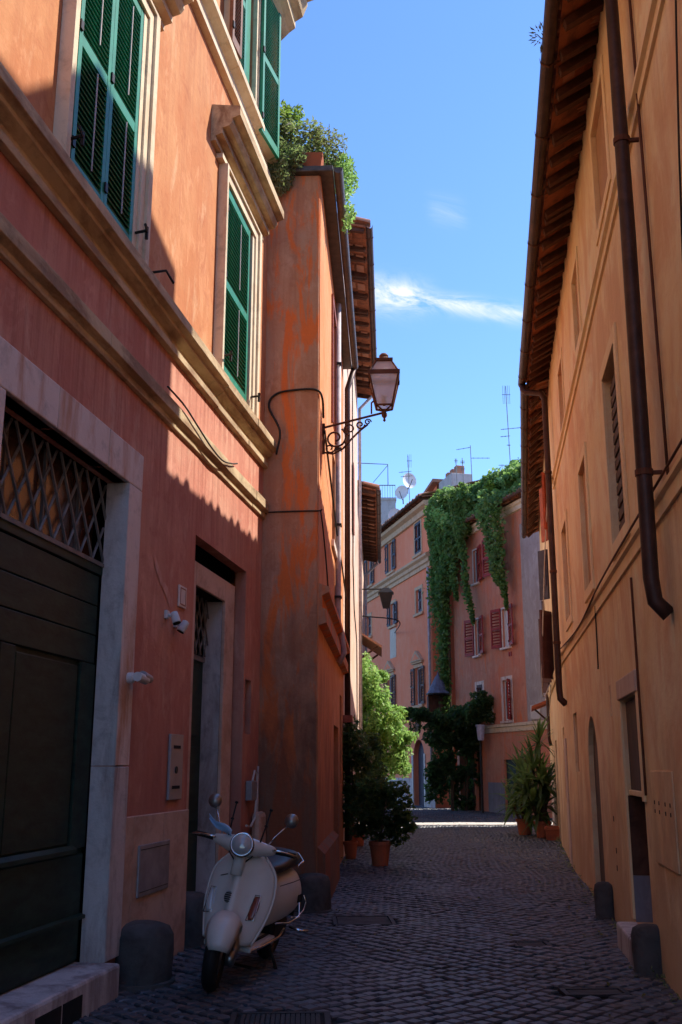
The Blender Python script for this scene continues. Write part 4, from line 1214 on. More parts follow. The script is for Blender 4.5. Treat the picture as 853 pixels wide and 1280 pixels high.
MB().add([(-4.3, 2.6, 13.35), (3.5, 3.4, 13.0), (3.5, 8, 13.2), (-4.3, 7, 13.6), (-4.3, 2.6, 12.0), (3.5, 3.4, 12.0), (3.5, 8, 12.0), (-4.3, 7, 12.0)],
         [(0, 1, 2, 3), (0, 4, 5, 1), (3, 2, 6, 7), (0, 3, 7, 4), (1, 5, 6, 2)]).build('rear_roof', 'roof_grey', B)

# ---------------------------------------------------------------- russet house with red shutters
Cc = FC.empty('russet_house', 'weathered russet house with bright red shutters and ivy over its roof', 'house')
WC = [(-2.35, -1.95, 7.95, 9.15), (-.62, -.15, 7.98, 9.25), (-2.40, -1.98, 5.36, 6.62), (-.12, .36, 5.40, 6.68), (-2.40, -1.9, 3.20, 4.30), (-.28, .32, 2.98, 4.30)]
ops = [(a, b_, c_, d, .14) for a, b_, c_, d in WC] + [(-.42, .75, -.05, 1.72, .2), (-2.75, -2.2, -.05, 2.0, .2), (-4.15, -2.95, -.05, 2.35, .38)]
b = MB()
facade(b, -4.35, 4.3, -.05, 10.1, ops)
shell(b, -4.35, 4.3, -.05, 10.1, 7)
b.build('wall', 'brick_red', Cc)
MB().box(-4.2, 4.0, .4, .45, 0, 9.9).build('dark_room', 'dark_in', Cc)
for i, (xa, xb, za, zb) in enumerate(WC):
    window_frame(Cc, xa, xb, za, zb, .06, .05, .05, 'white_plastic', 'glass' if i != 3 else 'curtain', 0 if i in (1, 3, 0, 2) else 1, 1)
    b = MB()
    w_ = .06 if i < 4 else .12
    b.box(xa - w_, xa - .002, -.025, 0, za - .02, zb + w_).box(xb + .002, xb + w_, -.025, 0, za - .02, zb + w_).box(xa - .002, xb + .002, -.025, 0, zb + .002, zb + w_)
    b.build('window_surround', 'marble', Cc)
    MB().box(xa - .12, xb + .12, -.10, 0, za - .09, za - .022).build('sill', 'marble', Cc)
    if i < 4:
        if i != 1 and i != 0:
            shutter_leaf(Cc, (xa - .08, -.04, za), radians(180 + 14), .52, zb - za + .05, 10, 'red_shutter', slats=False, rod=False)
        shutter_leaf(Cc, (xb + .08, -.06, za), radians(-12), .52, zb - za + .05, 10, 'red_shutter', slats=False, rod=False)
        if i == 1:
            shutter_leaf(Cc, (xa - .08, -.04, za), radians(180 + 14), .52, zb - za + .05, 10, 'red_shutter', slats=False, rod=False)
    elif i == 5:
        shutter_leaf(Cc, (xb - .02, -.03, za), radians(-40), .34, zb - za, 10, 'red_shutter', slats=False, rod=False)
    else:
        shutter_leaf(Cc, (xa + .02, .0, za), 0, .46, zb - za, 10, 'maroon', slats=False, rod=False)
MB().prism([(0, 2.60), (.04, 2.61), (.04, 2.76), (.08, 2.78), (.08, 2.86), (0, 2.88)], -4.35, 4.3).build('string_course', 'trim', Cc)
MB().prism([(0, 9.78), (.08, 9.80), (.08, 9.95), (.16, 9.99), (.16, 10.08), (0, 10.1)], -4.35, 4.3).build('cornice', 'trim', Cc)
MB().box(1.45, 4.3, -.015, 0, 2.89, 9.3).build('grey_render', 'grey_plaster', Cc)
MB().box(.28, .34, -.03, 0, 5.05, 5.20).box(.42, .48, -.03, 0, 5.05, 5.20).build('wall_anchor', 'red_shutter', Cc)
MB().box(-.42, .75, .08, .12, -.02, 1.72).build('garage_door', 'green_door', Cc)
MB().box(-1.7, -.43, -.02, 0, -.04, .98).build('grey_plinth', 'plinth_grey', Cc)
MB().box(-2.75, -2.2, .1, .14, -.02, 2.0).build('side_door', 'wood', Cc)
MB().box(-1.30, -1.12, -.02, 0, 2.9, 3.55).build('wall_tablet', 'marble', Cc)
tiled_eave(Cc, -4.35, 4.3, 10.2, .34, .08, 'wood', raf=.6, depth=4, rise=.36)
MB().box(-4.3, 3.0, 2.2, 7, 9.8, 11.2).build('upper_storey', 'brick_red', Cc)
t = tag(MB().box(0, .62, -.03, .0, 0, .44).build('wall_sign', 'sign', None, bevel=.006), 'blank off-white sign board on the russet wall beside the red canopy', 'sign')
t.location = FC.w(1.72, -.02, 2.93)
t.rotation_euler = (0, 0, FC.a)

# roof tower with railing, behind
t = empty('terrace_tower', (1.86, 60, 0), 0.0, 'grey rooftop block with a railing and bare metal pergola frame', 'rooftop terrace')
MB().box(0, 1.45, 0, 4, 8, 17.2).build('block', 'tower', t)
MB().box(-.05, 1.5, -.05, 4, 17.2, 17.35).build('coping', 'tower', t)
for k in range(10):
    MB().box(.02 + k * .155, .04 + k * .155, 0, .02, 17.35, 18.1).build('baluster', 'grey_iron', t)
MB().box(0, 1.45, -.01, .03, 18.1, 18.15).build('handrail', 'grey_iron', t)
MB().tube([(-1.1, 0, 19.55), (1.0, 0, 19.45), (1.0, 0, 18.1)], .03, 6).tube([(1.0, 0, 19.4), (.1, 0, 18.3)], .02, 6).build('pergola_frame', 'grey_iron', t)

# ---------------------------------------------------------------- aerials and dishes
def aerial(x, y, z0, z1, booms, label, r=.022):
    t = empty('roof_aerial', (x, y, z0), 0, label, 'aerial', group='television aerials on the far roofs')
    lean = .02
    MB().tube([(0, 0, 0), (-lean * (z1 - z0), 0, z1 - z0)], r, 6).build('mast', 'grey_iron', t)
    for (zz, L_, off, tilt, n, el) in booms:
        b = MB()
        x0 = off - L_ / 2 - lean * (zz - z0)
        b.tube([(x0, -.03, zz - z0 - tilt * L_ / 2), (x0 + L_, -.03, zz - z0 + tilt * L_ / 2)], r * .8, 5)
        o = b.build('boom', 'grey_iron', t)
        for k in range(n):
            u = (k + .5) / n
            xx, z_ = x0 + u * L_, zz - z0 - tilt * L_ / 2 + tilt * L_ * u
            MB().tube([(xx, -.03, z_ - el), (xx, -.03, z_ + el)], r * .5, 4).build('element', 'grey_iron', o)
    return t
aerial(2.98, 43.0, 12.7, 14.75, [(14.5, .22, .05, 0, 3, .30), (14.0, .55, -.15, .1, 2, .05), (13.8, .5, -.1, .1, 2, .05)], 'forked aerial standing over the white satellite dishes', .016)
aerial(4.95, 42.0, 12.7, 14.3, [(14.2, .15, 0, 0, 2, .10)], 'short stub aerial next to the grey chimney', .016)
aerial(5.25, 42.2, 12.7, 14.4, [(14.2, .18, 0, 0, 4, .08), (13.9, .18, 0, 0, 3, .08)], 'aerial with stacked short rungs right of the chimney', .016)
aerial(5.6, 42.0, 12.7, 14.9, [(14.75, .62, -.3, .18, 3, .03), (14.32, .8, .4, 0, 4, .035)], 'aerial with two long booms pointing opposite ways', .016)
aerial(7.28, 42.0, 12.4, 17.6, [(17.2, .36, 0, 0, 5, .42), (15.65, .85, .1, .1, 4, .03), (15.3, .42, -.15, .1, 3, .03), (14.9, .16, -.03, 0, 1, .04)], 'tallest aerial, with a caged top, above the ivy roof', .018)
aerial(6.75, 41.0, 12.3, 13.75, [(13.7, .4, .05, 0, 3, .04)], 'tiny aerial poking out of the ivy on the roof ridge', .014)
def dish(x, y, z, r, yaw, label):
    t = empty('satellite_dish', (x, y, z), yaw, label, 'satellite dish', group='satellite dishes on the pink house roof')
    prof = [(r * k / 6, .22 * r * (k / 6) ** 2) for k in range(7)]
    MB().lathe([(max(.004, a), h) for a, h in prof], 20, (0, 0, 0), 'y', False).xf(Matrix.Rotation(pi, 4, 'Z')).build('reflector', 'dish', t, smooth=True)
    MB().tube([(0, 0, -r), (0, -r * .9, 0)], .02, 5).build('feed_arm', 'grey_iron', t)
    MB().tube([(0, .05, 0), (0, .1, -r * 1.6)], .03, 6).build('mast', 'grey_iron', t)
dish(3.06, 44.6, 14.05, .36, .5, 'largest round white dish, above the cabin roof edge')
dish(2.76, 44.6, 13.5, .32, -.5, 'lower white dish on the left wall of the roof cabin')
dish(2.52, 46.4, 12.85, .36, .3, 'greyish dish peeping over the pink house gutter')

# ---------------------------------------------------------------- street lamp on the buttress
t = FL2.empty('wall_lantern', 'rust brown wrought iron lantern on a scrolled bracket, fixed to the buttress corner', 'street lamp', .55, -.0, 5.40)
t.scale = (.94, .94, .94)
Lx = -.82
b = MB()
b.tube([(0, 0, .16), (0, Lx + .02, .36)], .016, 8)
b.tube([(0, -.015, -.20), (0, -.015, .22)], .02, 8)
br = b.build('bracket_arm', 'rusty', t, smooth=False)
def scroll(cy, cz, r, turns, a0, sgn=1, n=26):
    return [(0, cy + sgn * r * (1 - .75 * k / n) * cos(a0 + turns * 2 * pi * k / n), cz + r * (1 - .75 * k / n) * sin(a0 + turns * 2 * pi * k / n)) for k in range(n + 1)]
for pts, r in ((scroll(-.17, .02, .15, 1.4, pi / 2 + .6), .014), (scroll(-.36, .14, .085, 1.3, -pi / 2), .011), (scroll(-.10, -.12, .07, 1.2, pi), .011),
               (scroll(-.50, .20, .06, 1.3, pi), .011), (scroll(-.60, .235, .045, 1.3, 0, -1), .010),
               ([(0, -.03, -.18), (0, -.14, -.20), (0, -.27, -.13), (0, -.40, .02), (0, -.50, .12), (0, -.60, .20)], .013)):
    MB().tube(pts, r, 6).build('scroll', 'rusty', br, smooth=True)
MB().lathe([(.0, -.11), (.02, -.09), (.012, -.06), (.035, -.03), (.038, 0), (.025, .03), (.03, .06)], 12, (0, Lx, .34)).build('finial', 'rusty', t, smooth=True)
MB().tube([(0, Lx + .17, .35), (0, Lx + .17, .50), (0, Lx + .13, .54)], .012, 6).build('brace', 'rusty', t)
zb, zt, hb, ht_ = .44, .86, .105, .195
b = MB()
cs = [(-1, -1), (1, -1), (1, 1), (-1, 1)]
for (u, v_) in cs:
    b.tube([(u * hb, Lx + v_ * hb, zb), (u * ht_, Lx + v_ * ht_, zt)], .014, 6)
    b.tube([(u * ht_ * .98, Lx + v_ * ht_ * .98, zt + .02), (u * .10, Lx + v_ * .10, zt + .20)], .012, 6)
    b.tube([(u * hb, Lx + v_ * hb, zb), (0, Lx, zb - .06)], .012, 6)
def ring(b, h, z, t_=.014):
    for (u, v_), (u2, v2_) in zip(cs, cs[1:] + cs[:1]):
        b.tube([(u * h, Lx + v_ * h, z), (u2 * h, Lx + v2_ * h, z)], t_, 6)
ring(b, hb, zb); ring(b, ht_, zt, .012); ring(b, .10, zt + .20, .012)
b.build('lantern_frame', 'rusty', t)
b = MB()
for (u, v_), (u2, v2_) in zip(cs, cs[1:] + cs[:1]):
    h = ht_ + .016
    n_ = Vector((u + u2, v_ + v2_, 0)).normalized()
    b.add([(u * h, Lx + v_ * h, zt - .03), (u2 * h, Lx + v2_ * h, zt - .03), (u2 * h, Lx + v2_ * h, zt + .035), (u * h, Lx + v_ * h, zt + .035)], [(0, 1, 2, 3)])
b.build('rim_band', 'rusty', t)
for i, ((u, v_), (u2, v2_)) in enumerate(zip(cs, cs[1:] + cs[:1])):
    MB().quad((u * hb * .97, Lx + v_ * hb * .97, zb), (u2 * hb * .97, Lx + v2_ * hb * .97, zb), (u2 * ht_ * .97, Lx + v2_ * ht_ * .97, zt), (u * ht_ * .97, Lx + v_ * ht_ * .97, zt)).build('pane', 'lantern_glass', t)
    MB().quad((u * ht_ * .95, Lx + v_ * ht_ * .95, zt + .02), (u2 * ht_ * .95, Lx + v2_ * ht_ * .95, zt + .02), (u2 * .097, Lx + v2_ * .097, zt + .20), (u * .097, Lx + v_ * .097, zt + .20)).build('roof_pane', 'lantern_glass', t)
b = MB().box(-.12, .12, Lx - .12, Lx + .12, zt + .20, zt + .235)
b.lathe([(.10, 0), (.075, .03), (.06, .045), (.065, .07), (.04, .10), (.0, .105)], 14, (0, Lx, zt + .235))
b.build('cap', 'rusty', t)
MB().lathe([(.02, 0), (.035, .05), (.028, .12), (.0, .15)], 10, (0, Lx, zb + .02)).build('bulb', 'head_glass', t, smooth=True)

t = FL4.empty('far_wall_lantern', 'dark far wall lantern held out before the pink house on a thin arm', 'street lamp', 6.2, -.0, 5.9)
MB().tube([(0, 0, 1.2), (0, -1.0, 1.2)], .03, 6).build('bracket_arm', 'iron', t)
b = MB()
b.loft([[(u * .14, -1.05 + v_ * .14, .35) for u, v_ in cs], [(u * .3, -1.05 + v_ * .3, 1.0) for u, v_ in cs]])
b.build('lantern_body', 'iron', t)
MB().loft([[(u * .34, -1.05 + v_ * .34, 1.0) for u, v_ in cs], [(u * .12, -1.05 + v_ * .12, 1.25) for u, v_ in cs]]).build('cap', 'iron', t)
t.scale = (.74, .74, .74)
t.location.z += .35
cable([FL4.w(5.5, -.02, 6.15), (1.9, 33.6, 6.15), FB.w(-5.0, -.05, 7.2)], .02, 'thin wire strung across towards the pink house', 'cable')

# canopy over a wall shrine
t = empty('wall_shrine', (3.66, 39.0, 3.62), 0, 'small wall shrine under a slate blue conical canopy by the ivy', 'shrine')
MB().lathe([(.44, 0), (.38, .08), (.25, .34), (.12, .60), (.04, .70), (.025, .80), (.0, .82)], 12, (0, 0, .55)).build('canopy', 'canopy', t)
MB().lathe([(.46, -.05), (.46, .0)], 12, (0, 0, .545)).build('canopy_rim', 'iron', t)
MB().box(-.38, .38, .05, .7, -.55, .49).build('niche_box', 'wood', t, bevel=.02)
MB().tube([(0, -.4, .5), (0, -.4, -.26)], .010, 5).build('lamp_chain', 'iron', t)
MB().lathe([(.01, -.03), (.035, -.01), (.035, .03), (.01, .05)], 10, (0, -.4, -.30)).build('votive_lamp', 'glow', t, smooth=True)

# ---------------------------------------------------------------- bollards, covers
def bollard(x, y, r, h, label, rz=0.0, squash=1.0):
    t = empty('stone_bollard', (x, y, -.03), rz, label, 'bollard', group='worn stone guard bollards along the walls')
    prof = [(r * 1.04, 0), (r * 1.03, .04), (r, .08), (r * .99, h * .55), (r * .96, h * .80), (r * .84, h * .94), (r * .55, h * 1.0), (0.01, h * 1.02)]
    o = MB().lathe(prof, 22).build('post', 'stone', t, smooth=True)
    me = o.data
    rr = random.Random(x * 100)
    for v_ in me.vertices:
        f = 1 + .05 * sin(7 * v_.co.z + 3 * atan2(v_.co.y, v_.co.x) + x) + .03 * sin(19 * v_.co.z + 5 * atan2(v_.co.y, v_.co.x)) + rr.uniform(-.025, .025)
        v_.co.x *= f
        v_.co.y *= f * squash
    MB().lathe([(r * 1.14, 0), (r * 1.12, .045), (r * 1.04, .05)], 18).build('foot', 'stone', t)
    return t
bollard(-1.41, 7.74, .225, .42, 'squat round bollard at the right end of the portal threshold')
bollard(-1.30, 9.25, .20, .45, 'dark bollard half hidden behind the front wheel of the scooter')
bollard(-.30, 11.38, .19, .40, 'low bollard against the corner of the buttress')
bollard(2.63, 10.85, .10, .37, 'narrow dark bollard beside the arched doorway on the ochre house', squash=.9)
bollard(2.24, 7.98, .125, .37, 'tall dark bollard beside the step of the boarded shop door')
def cover(i, label, name, bars):
    x, y, hx, hy = COVERS[i]
    t = empty(name, (x, y, -.004), radians(2), label, 'drain cover')
    MB().box(-hx, hx, -hy, hy, -.03, -.012).build('tray', 'asph', t)
    b = MB()
    b.box(-hx, hx, -hy, -hy + .035, -.02, .004).box(-hx, hx, hy - .035, hy, -.02, .004).box(-hx, -hx + .035, -hy + .035, hy - .035, -.02, .004).box(hx - .035, hx, -hy + .035, hy - .035, -.02, .004)
    b.build('frame', 'cast', t)
    if bars:
        for k in range(bars):
            xx = -hx + .06 + (2 * hx - .12) * (k + .5) / bars
            MB().box(xx - .012, xx + .012, -hy + .036, hy - .036, -.02, .0).build('bar', 'cast', t)
    else:
        MB().box(-hx + .045, hx - .045, -hy + .045, hy - .045, -.02, .0).build('lid', 'stone', t, bevel=.006)
cover(0, 'flat rectangular cover by the tall bollard at the lower right', 'manhole_cover', 0)
cover(1, 'oval looking dark cover in the middle of the cobbles', 'manhole_cover', 0)
cover(2, 'large pale slab cover near the buttress bollard', 'manhole_cover', 0)
cover(3, 'barred iron drain grate at the bottom edge in front of the scooter', 'drain_grate', 16)

# ---------------------------------------------------------------- foliage helpers
def leaf_mesh(name, P, size, mat, seed=0, droop=.3, aspect=.5, N=None, spread=1.0):
    r = np.random.default_rng(seed)
    P = np.asarray(P, float)
    n = len(P)
    d = r.normal(size=(n, 3))
    d[:, 2] = d[:, 2] * .6 - droop
    d /= np.linalg.norm(d, axis=1)[:, None]
    nr = r.normal(size=(n, 3)) * spread + np.array([0, -.3, .8])
    if N is not None:
        nr = r.normal(size=(n, 3)) * .55 + np.asarray(N)
    s_ = np.cross(d, nr)
    s_ /= (np.linalg.norm(s_, axis=1)[:, None] + 1e-9)
    up = np.cross(s_, d)
    L = size * r.uniform(.6, 1.35, n)[:, None]
    a = P - d * L * .5
    t_ = P + d * L * .5 - up * L * .10
    mid = P + up * L * .08
    l_ = mid + s_ * L * aspect * .5
    r_ = mid - s_ * L * aspect * .5
    V = np.stack([a, l_, t_, r_], 1).reshape(-1, 3)
    F = np.arange(n)[:, None] * 4
    tri = np.concatenate([F + np.array([0, 1, 2]), F + np.array([0, 2, 3])], 1).reshape(-1, 3)
    me = bpy.data.meshes.new(name)
    me.vertices.add(len(V))
    me.vertices.foreach_set('co', V.ravel())
    me.loops.add(len(tri) * 3)
    me.loops.foreach_set('vertex_index', tri.ravel().astype(np.int32))
    me.polygons.add(len(tri))
    me.polygons.foreach_set('loop_start', np.arange(len(tri), dtype=np.int32) * 3)
    me.polygons.foreach_set('loop_total', np.full(len(tri), 3, dtype=np.int32))
    me.materials.append(M[mat])
    me.update(calc_edges=True)
    return me
def foliage(parent, P, size, mat, seed=0, name='foliage', **k):
    o = link_mesh(name, leaf_mesh(name, P, size, mat, seed, **k), parent)
    stuff(o)
    return o
def blobs(seed, clumps, n):
    """points in a cloud of clumps (x, y, z, rx, ry, rz), denser towards each clump's shell"""
    r = np.random.default_rng(seed)
    wts = np.array([c_[3] * c_[4] * c_[5] for c_ in clumps]) ** .7
    wts /= wts.sum()
    out_ = []
    for c_, w_ in zip(clumps, wts):
        k = int(n * w_)
        d = r.normal(size=(k, 3))
        d /= np.linalg.norm(d, axis=1)[:, None]
        rad = r.uniform(.35, 1.05, k) ** .5
        out_.append(np.array(c_[:3]) + d * rad[:, None] * np.array(c_[3:]))
    return np.concatenate(out_)
def sub_clumps(seed, clumps, per, sc=.34):
    r = np.random.default_rng(seed)
    out_ = []
    for c_ in clumps:
        for _ in range(per):
            d = r.normal(size=3)
            d /= np.linalg.norm(d)
            d *= r.uniform(.45, 1.0)
            f = sc * r.uniform(.6, 1.3)
            out_.append(tuple(np.array(c_[:3]) + d * np.array(c_[3:])) + (c_[3] * f + .04, c_[4] * f + .04, c_[5] * f + .04))
    return out_

# ---------------------------------------------------------------- ivy over the roofs
t = FC.empty('ivy', 'thick green ivy hanging over the russet roof and down between the two far houses', 'ivy')
cl = [(-5.1, -.2, 11.45, .6, .4, .5), (-4.3, -.3, 11.35, .8, .5, .6), (-3.4, -.2, 11.1, .8, .5, .6), (-2.6, -.1, 10.85, .8, .5, .5), (-5.3, -.2, 10.5, .5, .4, .8),
      (-4.5, -.35, 10.3, .8, .5, .8), (-3.6, -.3, 10.1, .7, .4, .6), (-2.7, -.3, 10.2, .5, .4, .4), (-5.1, -.2, 9.2, .5, .4, .8), (-4.4, -.3, 9.0, .7, .4, .9), (-4.9, -.2, 8.1, .5, .35, .8), (-3.7, -.45, 9.5, .6, .4, .6), (-3.1, -.45, 9.9, .6, .4, .5), (-4.0, -.4, 8.8, .5, .35, .6), (-2.6, -.45, 10.0, .5, .4, .4), (-4.6, -.35, 8.2, .5, .35, .7), (-3.9, .2, 11.5, .8, .6, .5), (-2.9, .3, 11.4, .8, .6, .5), (-2.1, .3, 11.2, .7, .6, .5)]
foliage(t, blobs(11, sub_clumps(5, cl, 9, .38) , 14000), .16, 'ivy', 1, N=(.5, -.5, .9), aspect=.8)
def strand(pts, n, seed):
    r = np.random.default_rng(seed)
    out_ = []
    P_ = np.array([q_[:3] for q_ in pts], float)
    R_ = np.array([q_[3] for q_ in pts], float)
    for _ in range(n):
        u = r.uniform(0, len(pts) - 1.001)
        k = int(u)
        f = u - k
        c_ = P_[k] * (1 - f) + P_[k + 1] * f
        rad = R_[k] * (1 - f) + R_[k + 1] * f
        out_.append((c_[0] + r.normal() * rad * .55 + .08 * sin(c_[2] * 3), c_[1] - abs(r.normal()) * rad * .45, c_[2] + r.normal() * .05))
    return out_
foliage(t, strand([(-4.8, -.15, 8.6, .6), (-4.8, -.12, 6.0, .35), (-4.95, -.1, 3.2, .32)], 2400, 2), .15, 'ivy', 2, N=(.4, -.8, .6), aspect=.8)
foliage(t, strand([(-3.3, -.4, 10.1, .35), (-3.25, -.35, 8.6, .25), (-3.15, -.3, 7.5, .08)], 700, 3), .14, 'ivy', 3, N=(.4, -.8, .6), aspect=.8)
foliage(t, strand([(-2.35, -.5, 10.3, .3), (-2.25, -.4, 9.0, .22), (-2.0, -.35, 7.6, .20), (-1.85, -.3, 6.4, .07)], 1100, 4), .14, 'ivy', 4, N=(.4, -.8, .6), aspect=.8)
foliage(t, strand([(-.05, -.5, 10.35, .35), (-.05, -.45, 9.6, .30), (.25, -.4, 8.2, .16), (.4, -.35, 7.5, .05)], 900, 5), .14, 'ivy', 5, N=(.4, -.8, .6), aspect=.8)
foliage(t, strand([(.75, -.5, 10.4, .5), (.75, -.45, 9.4, .42), (.85, -.4, 8.1, .34), (.9, -.38, 7.4, .16), (.92, -.36, 6.6, .03)], 2100, 6), .14, 'ivy', 6, N=(.4, -.8, .6), aspect=.8)
cl = [(-4.2, .8, 11.4, .8, .7, .45), (-3.2, .9, 11.45, .8, .7, .5), (-2.2, .9, 11.45, .8, .7, .5), (-1.2, .9, 11.45, .8, .7, .5), (-.2, .9, 11.4, .8, .7, .5), (-3.0, .2, 11.1, .6, .5, .5), (-1.8, .1, 10.7, .6, .5, .5), (-1.0, .1, 10.7, .6, .5, .4), (-1.6, 1.0, 11.3, .8, .7, .5), (-.5, 1.3, 11.6, .9, .7, .55), (.6, 1.5, 11.6, .9, .7, .5), (1.7, 1.6, 11.7, .9, .7, .5), (2.8, 1.8, 11.8, .9, .7, .5), (.3, .4, 10.9, .7, .5, .35), (1.2, .3, 11.0, .7, .5, .4), (-2.2, .5, 11.0, .6, .5, .4)]
foliage(t, blobs(13, sub_clumps(7, cl, 9, .4), 9500), .18, 'ivy', 7, N=(.5, -.4, .9), aspect=.8)
foliage(t, blobs(14, sub_clumps(8, cl[:5], 5, .35), 1800), .16, 'yellow_leaf', 8, N=(.5, -.4, .9), aspect=.8)
rs = np.random.default_rng(99)
P = []
while len(P) < 5200:
    x = rs.uniform(-5.5, -1.9)
    low = np.interp(x, [-5.5, -4.6, -3.9, -3.3, -2.5, -1.9], [8.2, 7.0, 7.9, 8.9, 9.5, 9.7]) + .35 * sin(x * 9) + .2 * sin(x * 23)
    z = rs.uniform(low, 11.6)
    P.append((x, -.32 - .25 * rs.random() - .12 * sin(x * 5 + z * 2), z))
foliage(t, P, .15, 'ivy', 16, N=(.45, -.7, .7), aspect=.8)
P = [(rs.uniform(-3.8, 2.6), yy, 10.35 + (yy + .34) * .5 + .25 * rs.random() + .15 * sin(yy * 4)) for yy in rs.uniform(-.45, 2.3, 5200)]
foliage(t, P, .16, 'ivy', 17, N=(.5, -.3, .9), aspect=.8)
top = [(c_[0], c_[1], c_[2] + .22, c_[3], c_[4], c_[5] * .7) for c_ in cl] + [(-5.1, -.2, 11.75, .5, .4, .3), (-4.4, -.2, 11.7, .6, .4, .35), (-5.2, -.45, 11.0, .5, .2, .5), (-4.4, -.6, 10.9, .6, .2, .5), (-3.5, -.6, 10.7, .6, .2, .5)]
foliage(t, blobs(15, sub_clumps(9, top, 8, .36), 5200), .15, 'lush', 9, N=(.6, -.3, .9), aspect=.8)  # lighter leaves on the crests, sunlight put into their colour
b = MB()
for x in (-5.0, -4.8, -4.65):
    b.tube([(x, -.05, .2), (x + .05, -.1, 4), (x + .1, -.1, 8)], .05, 6)
b.build('stem', 'bark', t)

# ---------------------------------------------------------------- sunlit climber at the left, beyond the pale house
t = empty('climbing_plant', (.75, 28.0, 0), 0, 'bright sunlit light green climber cascading from the wall of the low house', 'climber')
cl = [(-.1, .2, 4.0, .28, .5, .5), (.05, 0, 3.5, .42, .6, .5), (.25, 0, 3.0, .5, .6, .5), (.4, -.1, 2.5, .58, .6, .45), (.6, -.1, 2.0, .5, .5, .45), (.15, .1, 2.2, .4, .5, .5), (.55, 0, 1.5, .35, .45, .35), (1.0, .0, 2.25, .22, .4, .14), (.75, .1, 2.9, .2, .3, .14), (.35, .1, 3.85, .2, .3, .16), (.95, 0, 1.45, .14, .3, .2), (.1, .1, 1.3, .3, .4, .3)]
foliage(t, blobs(21, sub_clumps(21, cl, 16, .34), 6500), .13, 'lush', 21, droop=.6, aspect=.55, N=(.8, -.1, .75))
foliage(t, blobs(22, sub_clumps(22, cl[3:], 7, .3), 1500), .12, 'yellow_leaf', 22, droop=.6, aspect=.5, N=(.8, -.1, .75))
b = MB()
b.tube([(-.1, .2, -.02), (-.05, .2, 1.2), (-.12, .25, 2.6), (0, .2, 3.9)], [.06, .05, .04, .02], 8)
b.tube([(-.05, .2, 1.6), (.3, .05, 2.3), (.6, 0, 2.6)], [.035, .025, .012], 6)
b.build('trunk', 'bark', t, smooth=True)

# ---------------------------------------------------------------- potted plants at the left
def pot(parent, r, h, mat='terracotta', soil=True, loc=(0, 0, 0)):
    o = MB().lathe([(r * .66, 0), (r * .70, .01), (r * .93, h * .82), (r * 1.0, h * .82), (r * 1.03, h * .86), (r * 1.03, h), (r * .93, h), (r * .90, h * .9)], 22, loc, 'z', False).build('pot', mat, parent, smooth=False)
    MB().lathe([(.01, h * .9), (r * .905, h * .9)], 18, loc, 'z', False).build('soil', 'soil', parent)
    return o
t = empty('potted_shrub', (.60, 16.5, -.01), 0, 'large dark leafy shrub in a tapered terracotta pot, nearest on the left', 'potted plant')
pot(t, .17, .37)
b = MB()
for k in range(5):
    a = k * 1.26
    b.tube([(0, 0, .33), (.10 * cos(a), .10 * sin(a), .6), (.30 * cos(a), .28 * sin(a), 1.0)], [.018, .014, .006], 6)
b.build('stem', 'bark', t)
cl = [(0, 0, .85, .36, .36, .34), (-.2, .1, .75, .25, .25, .25), (.28, 0, .9, .25, .25, .24), (.05, .0, 1.15, .3, .28, .2), (-.15, 0, 1.05, .25, .25, .22), (.40, -.05, .65, .16, .16, .14), (.1, -.1, .6, .34, .24, .2), (-.22, -.08, .55, .25, .2, .18), (.25, -.08, .5, .2, .18, .14)]
foliage(t, blobs(31, sub_clumps(31, cl, 10, .36), 3800), .085, 'dark_leaf', 31, droop=.2, aspect=.5)
t = empty('potted_shrub', (.16, 17.8, -.01), 0, 'tall dark wall shrub in a pot squeezed behind the large leafy one', 'potted plant')
pot(t, .12, .28)
MB().tube([(0, 0, .3), (.05, 0, 1.0), (0, .1, 1.9)], [.025, .02, .01], 6).build('stem', 'bark', t)
cl = [(0, 0, .9, .26, .3, .35), (.05, .05, 1.4, .28, .3, .35), (.02, .1, 1.9, .25, .3, .28), (.2, .1, 1.6, .2, .25, .2), (.22, 0, 1.1, .2, .25, .2)]
foliage(t, blobs(33, sub_clumps(33, cl, 10, .36), 2200), .10, 'dark_leaf', 33, droop=.4, aspect=.45)
foliage(t, blobs(34, sub_clumps(34, cl[2:4], 6, .3), 260), .14, 'grey_leaf', 34, droop=.5, aspect=.4)
t = empty('potted_shrub', (.30, 20.5, -.01), 0, 'shadowed bushy plant farther along the left wall below the sunlit climber', 'potted plant')
pot(t, .18, .4)
cl = [(.1, 0, .8, .35, .4, .3), (.2, 0, 1.3, .35, .4, .35), (.3, 0, 1.8, .3, .35, .3), (.45, 0, 1.0, .25, .3, .25)]
MB().tube([(0, 0, .3), (.1, 0, 1.0), (.2, .0, 1.8)], [.025, .02, .01], 6).build('stem', 'bark', t)
foliage(t, blobs(35, sub_clumps(35, cl, 10, .36), 1900), .11, 'dark_leaf', 35, droop=.4, aspect=.5)

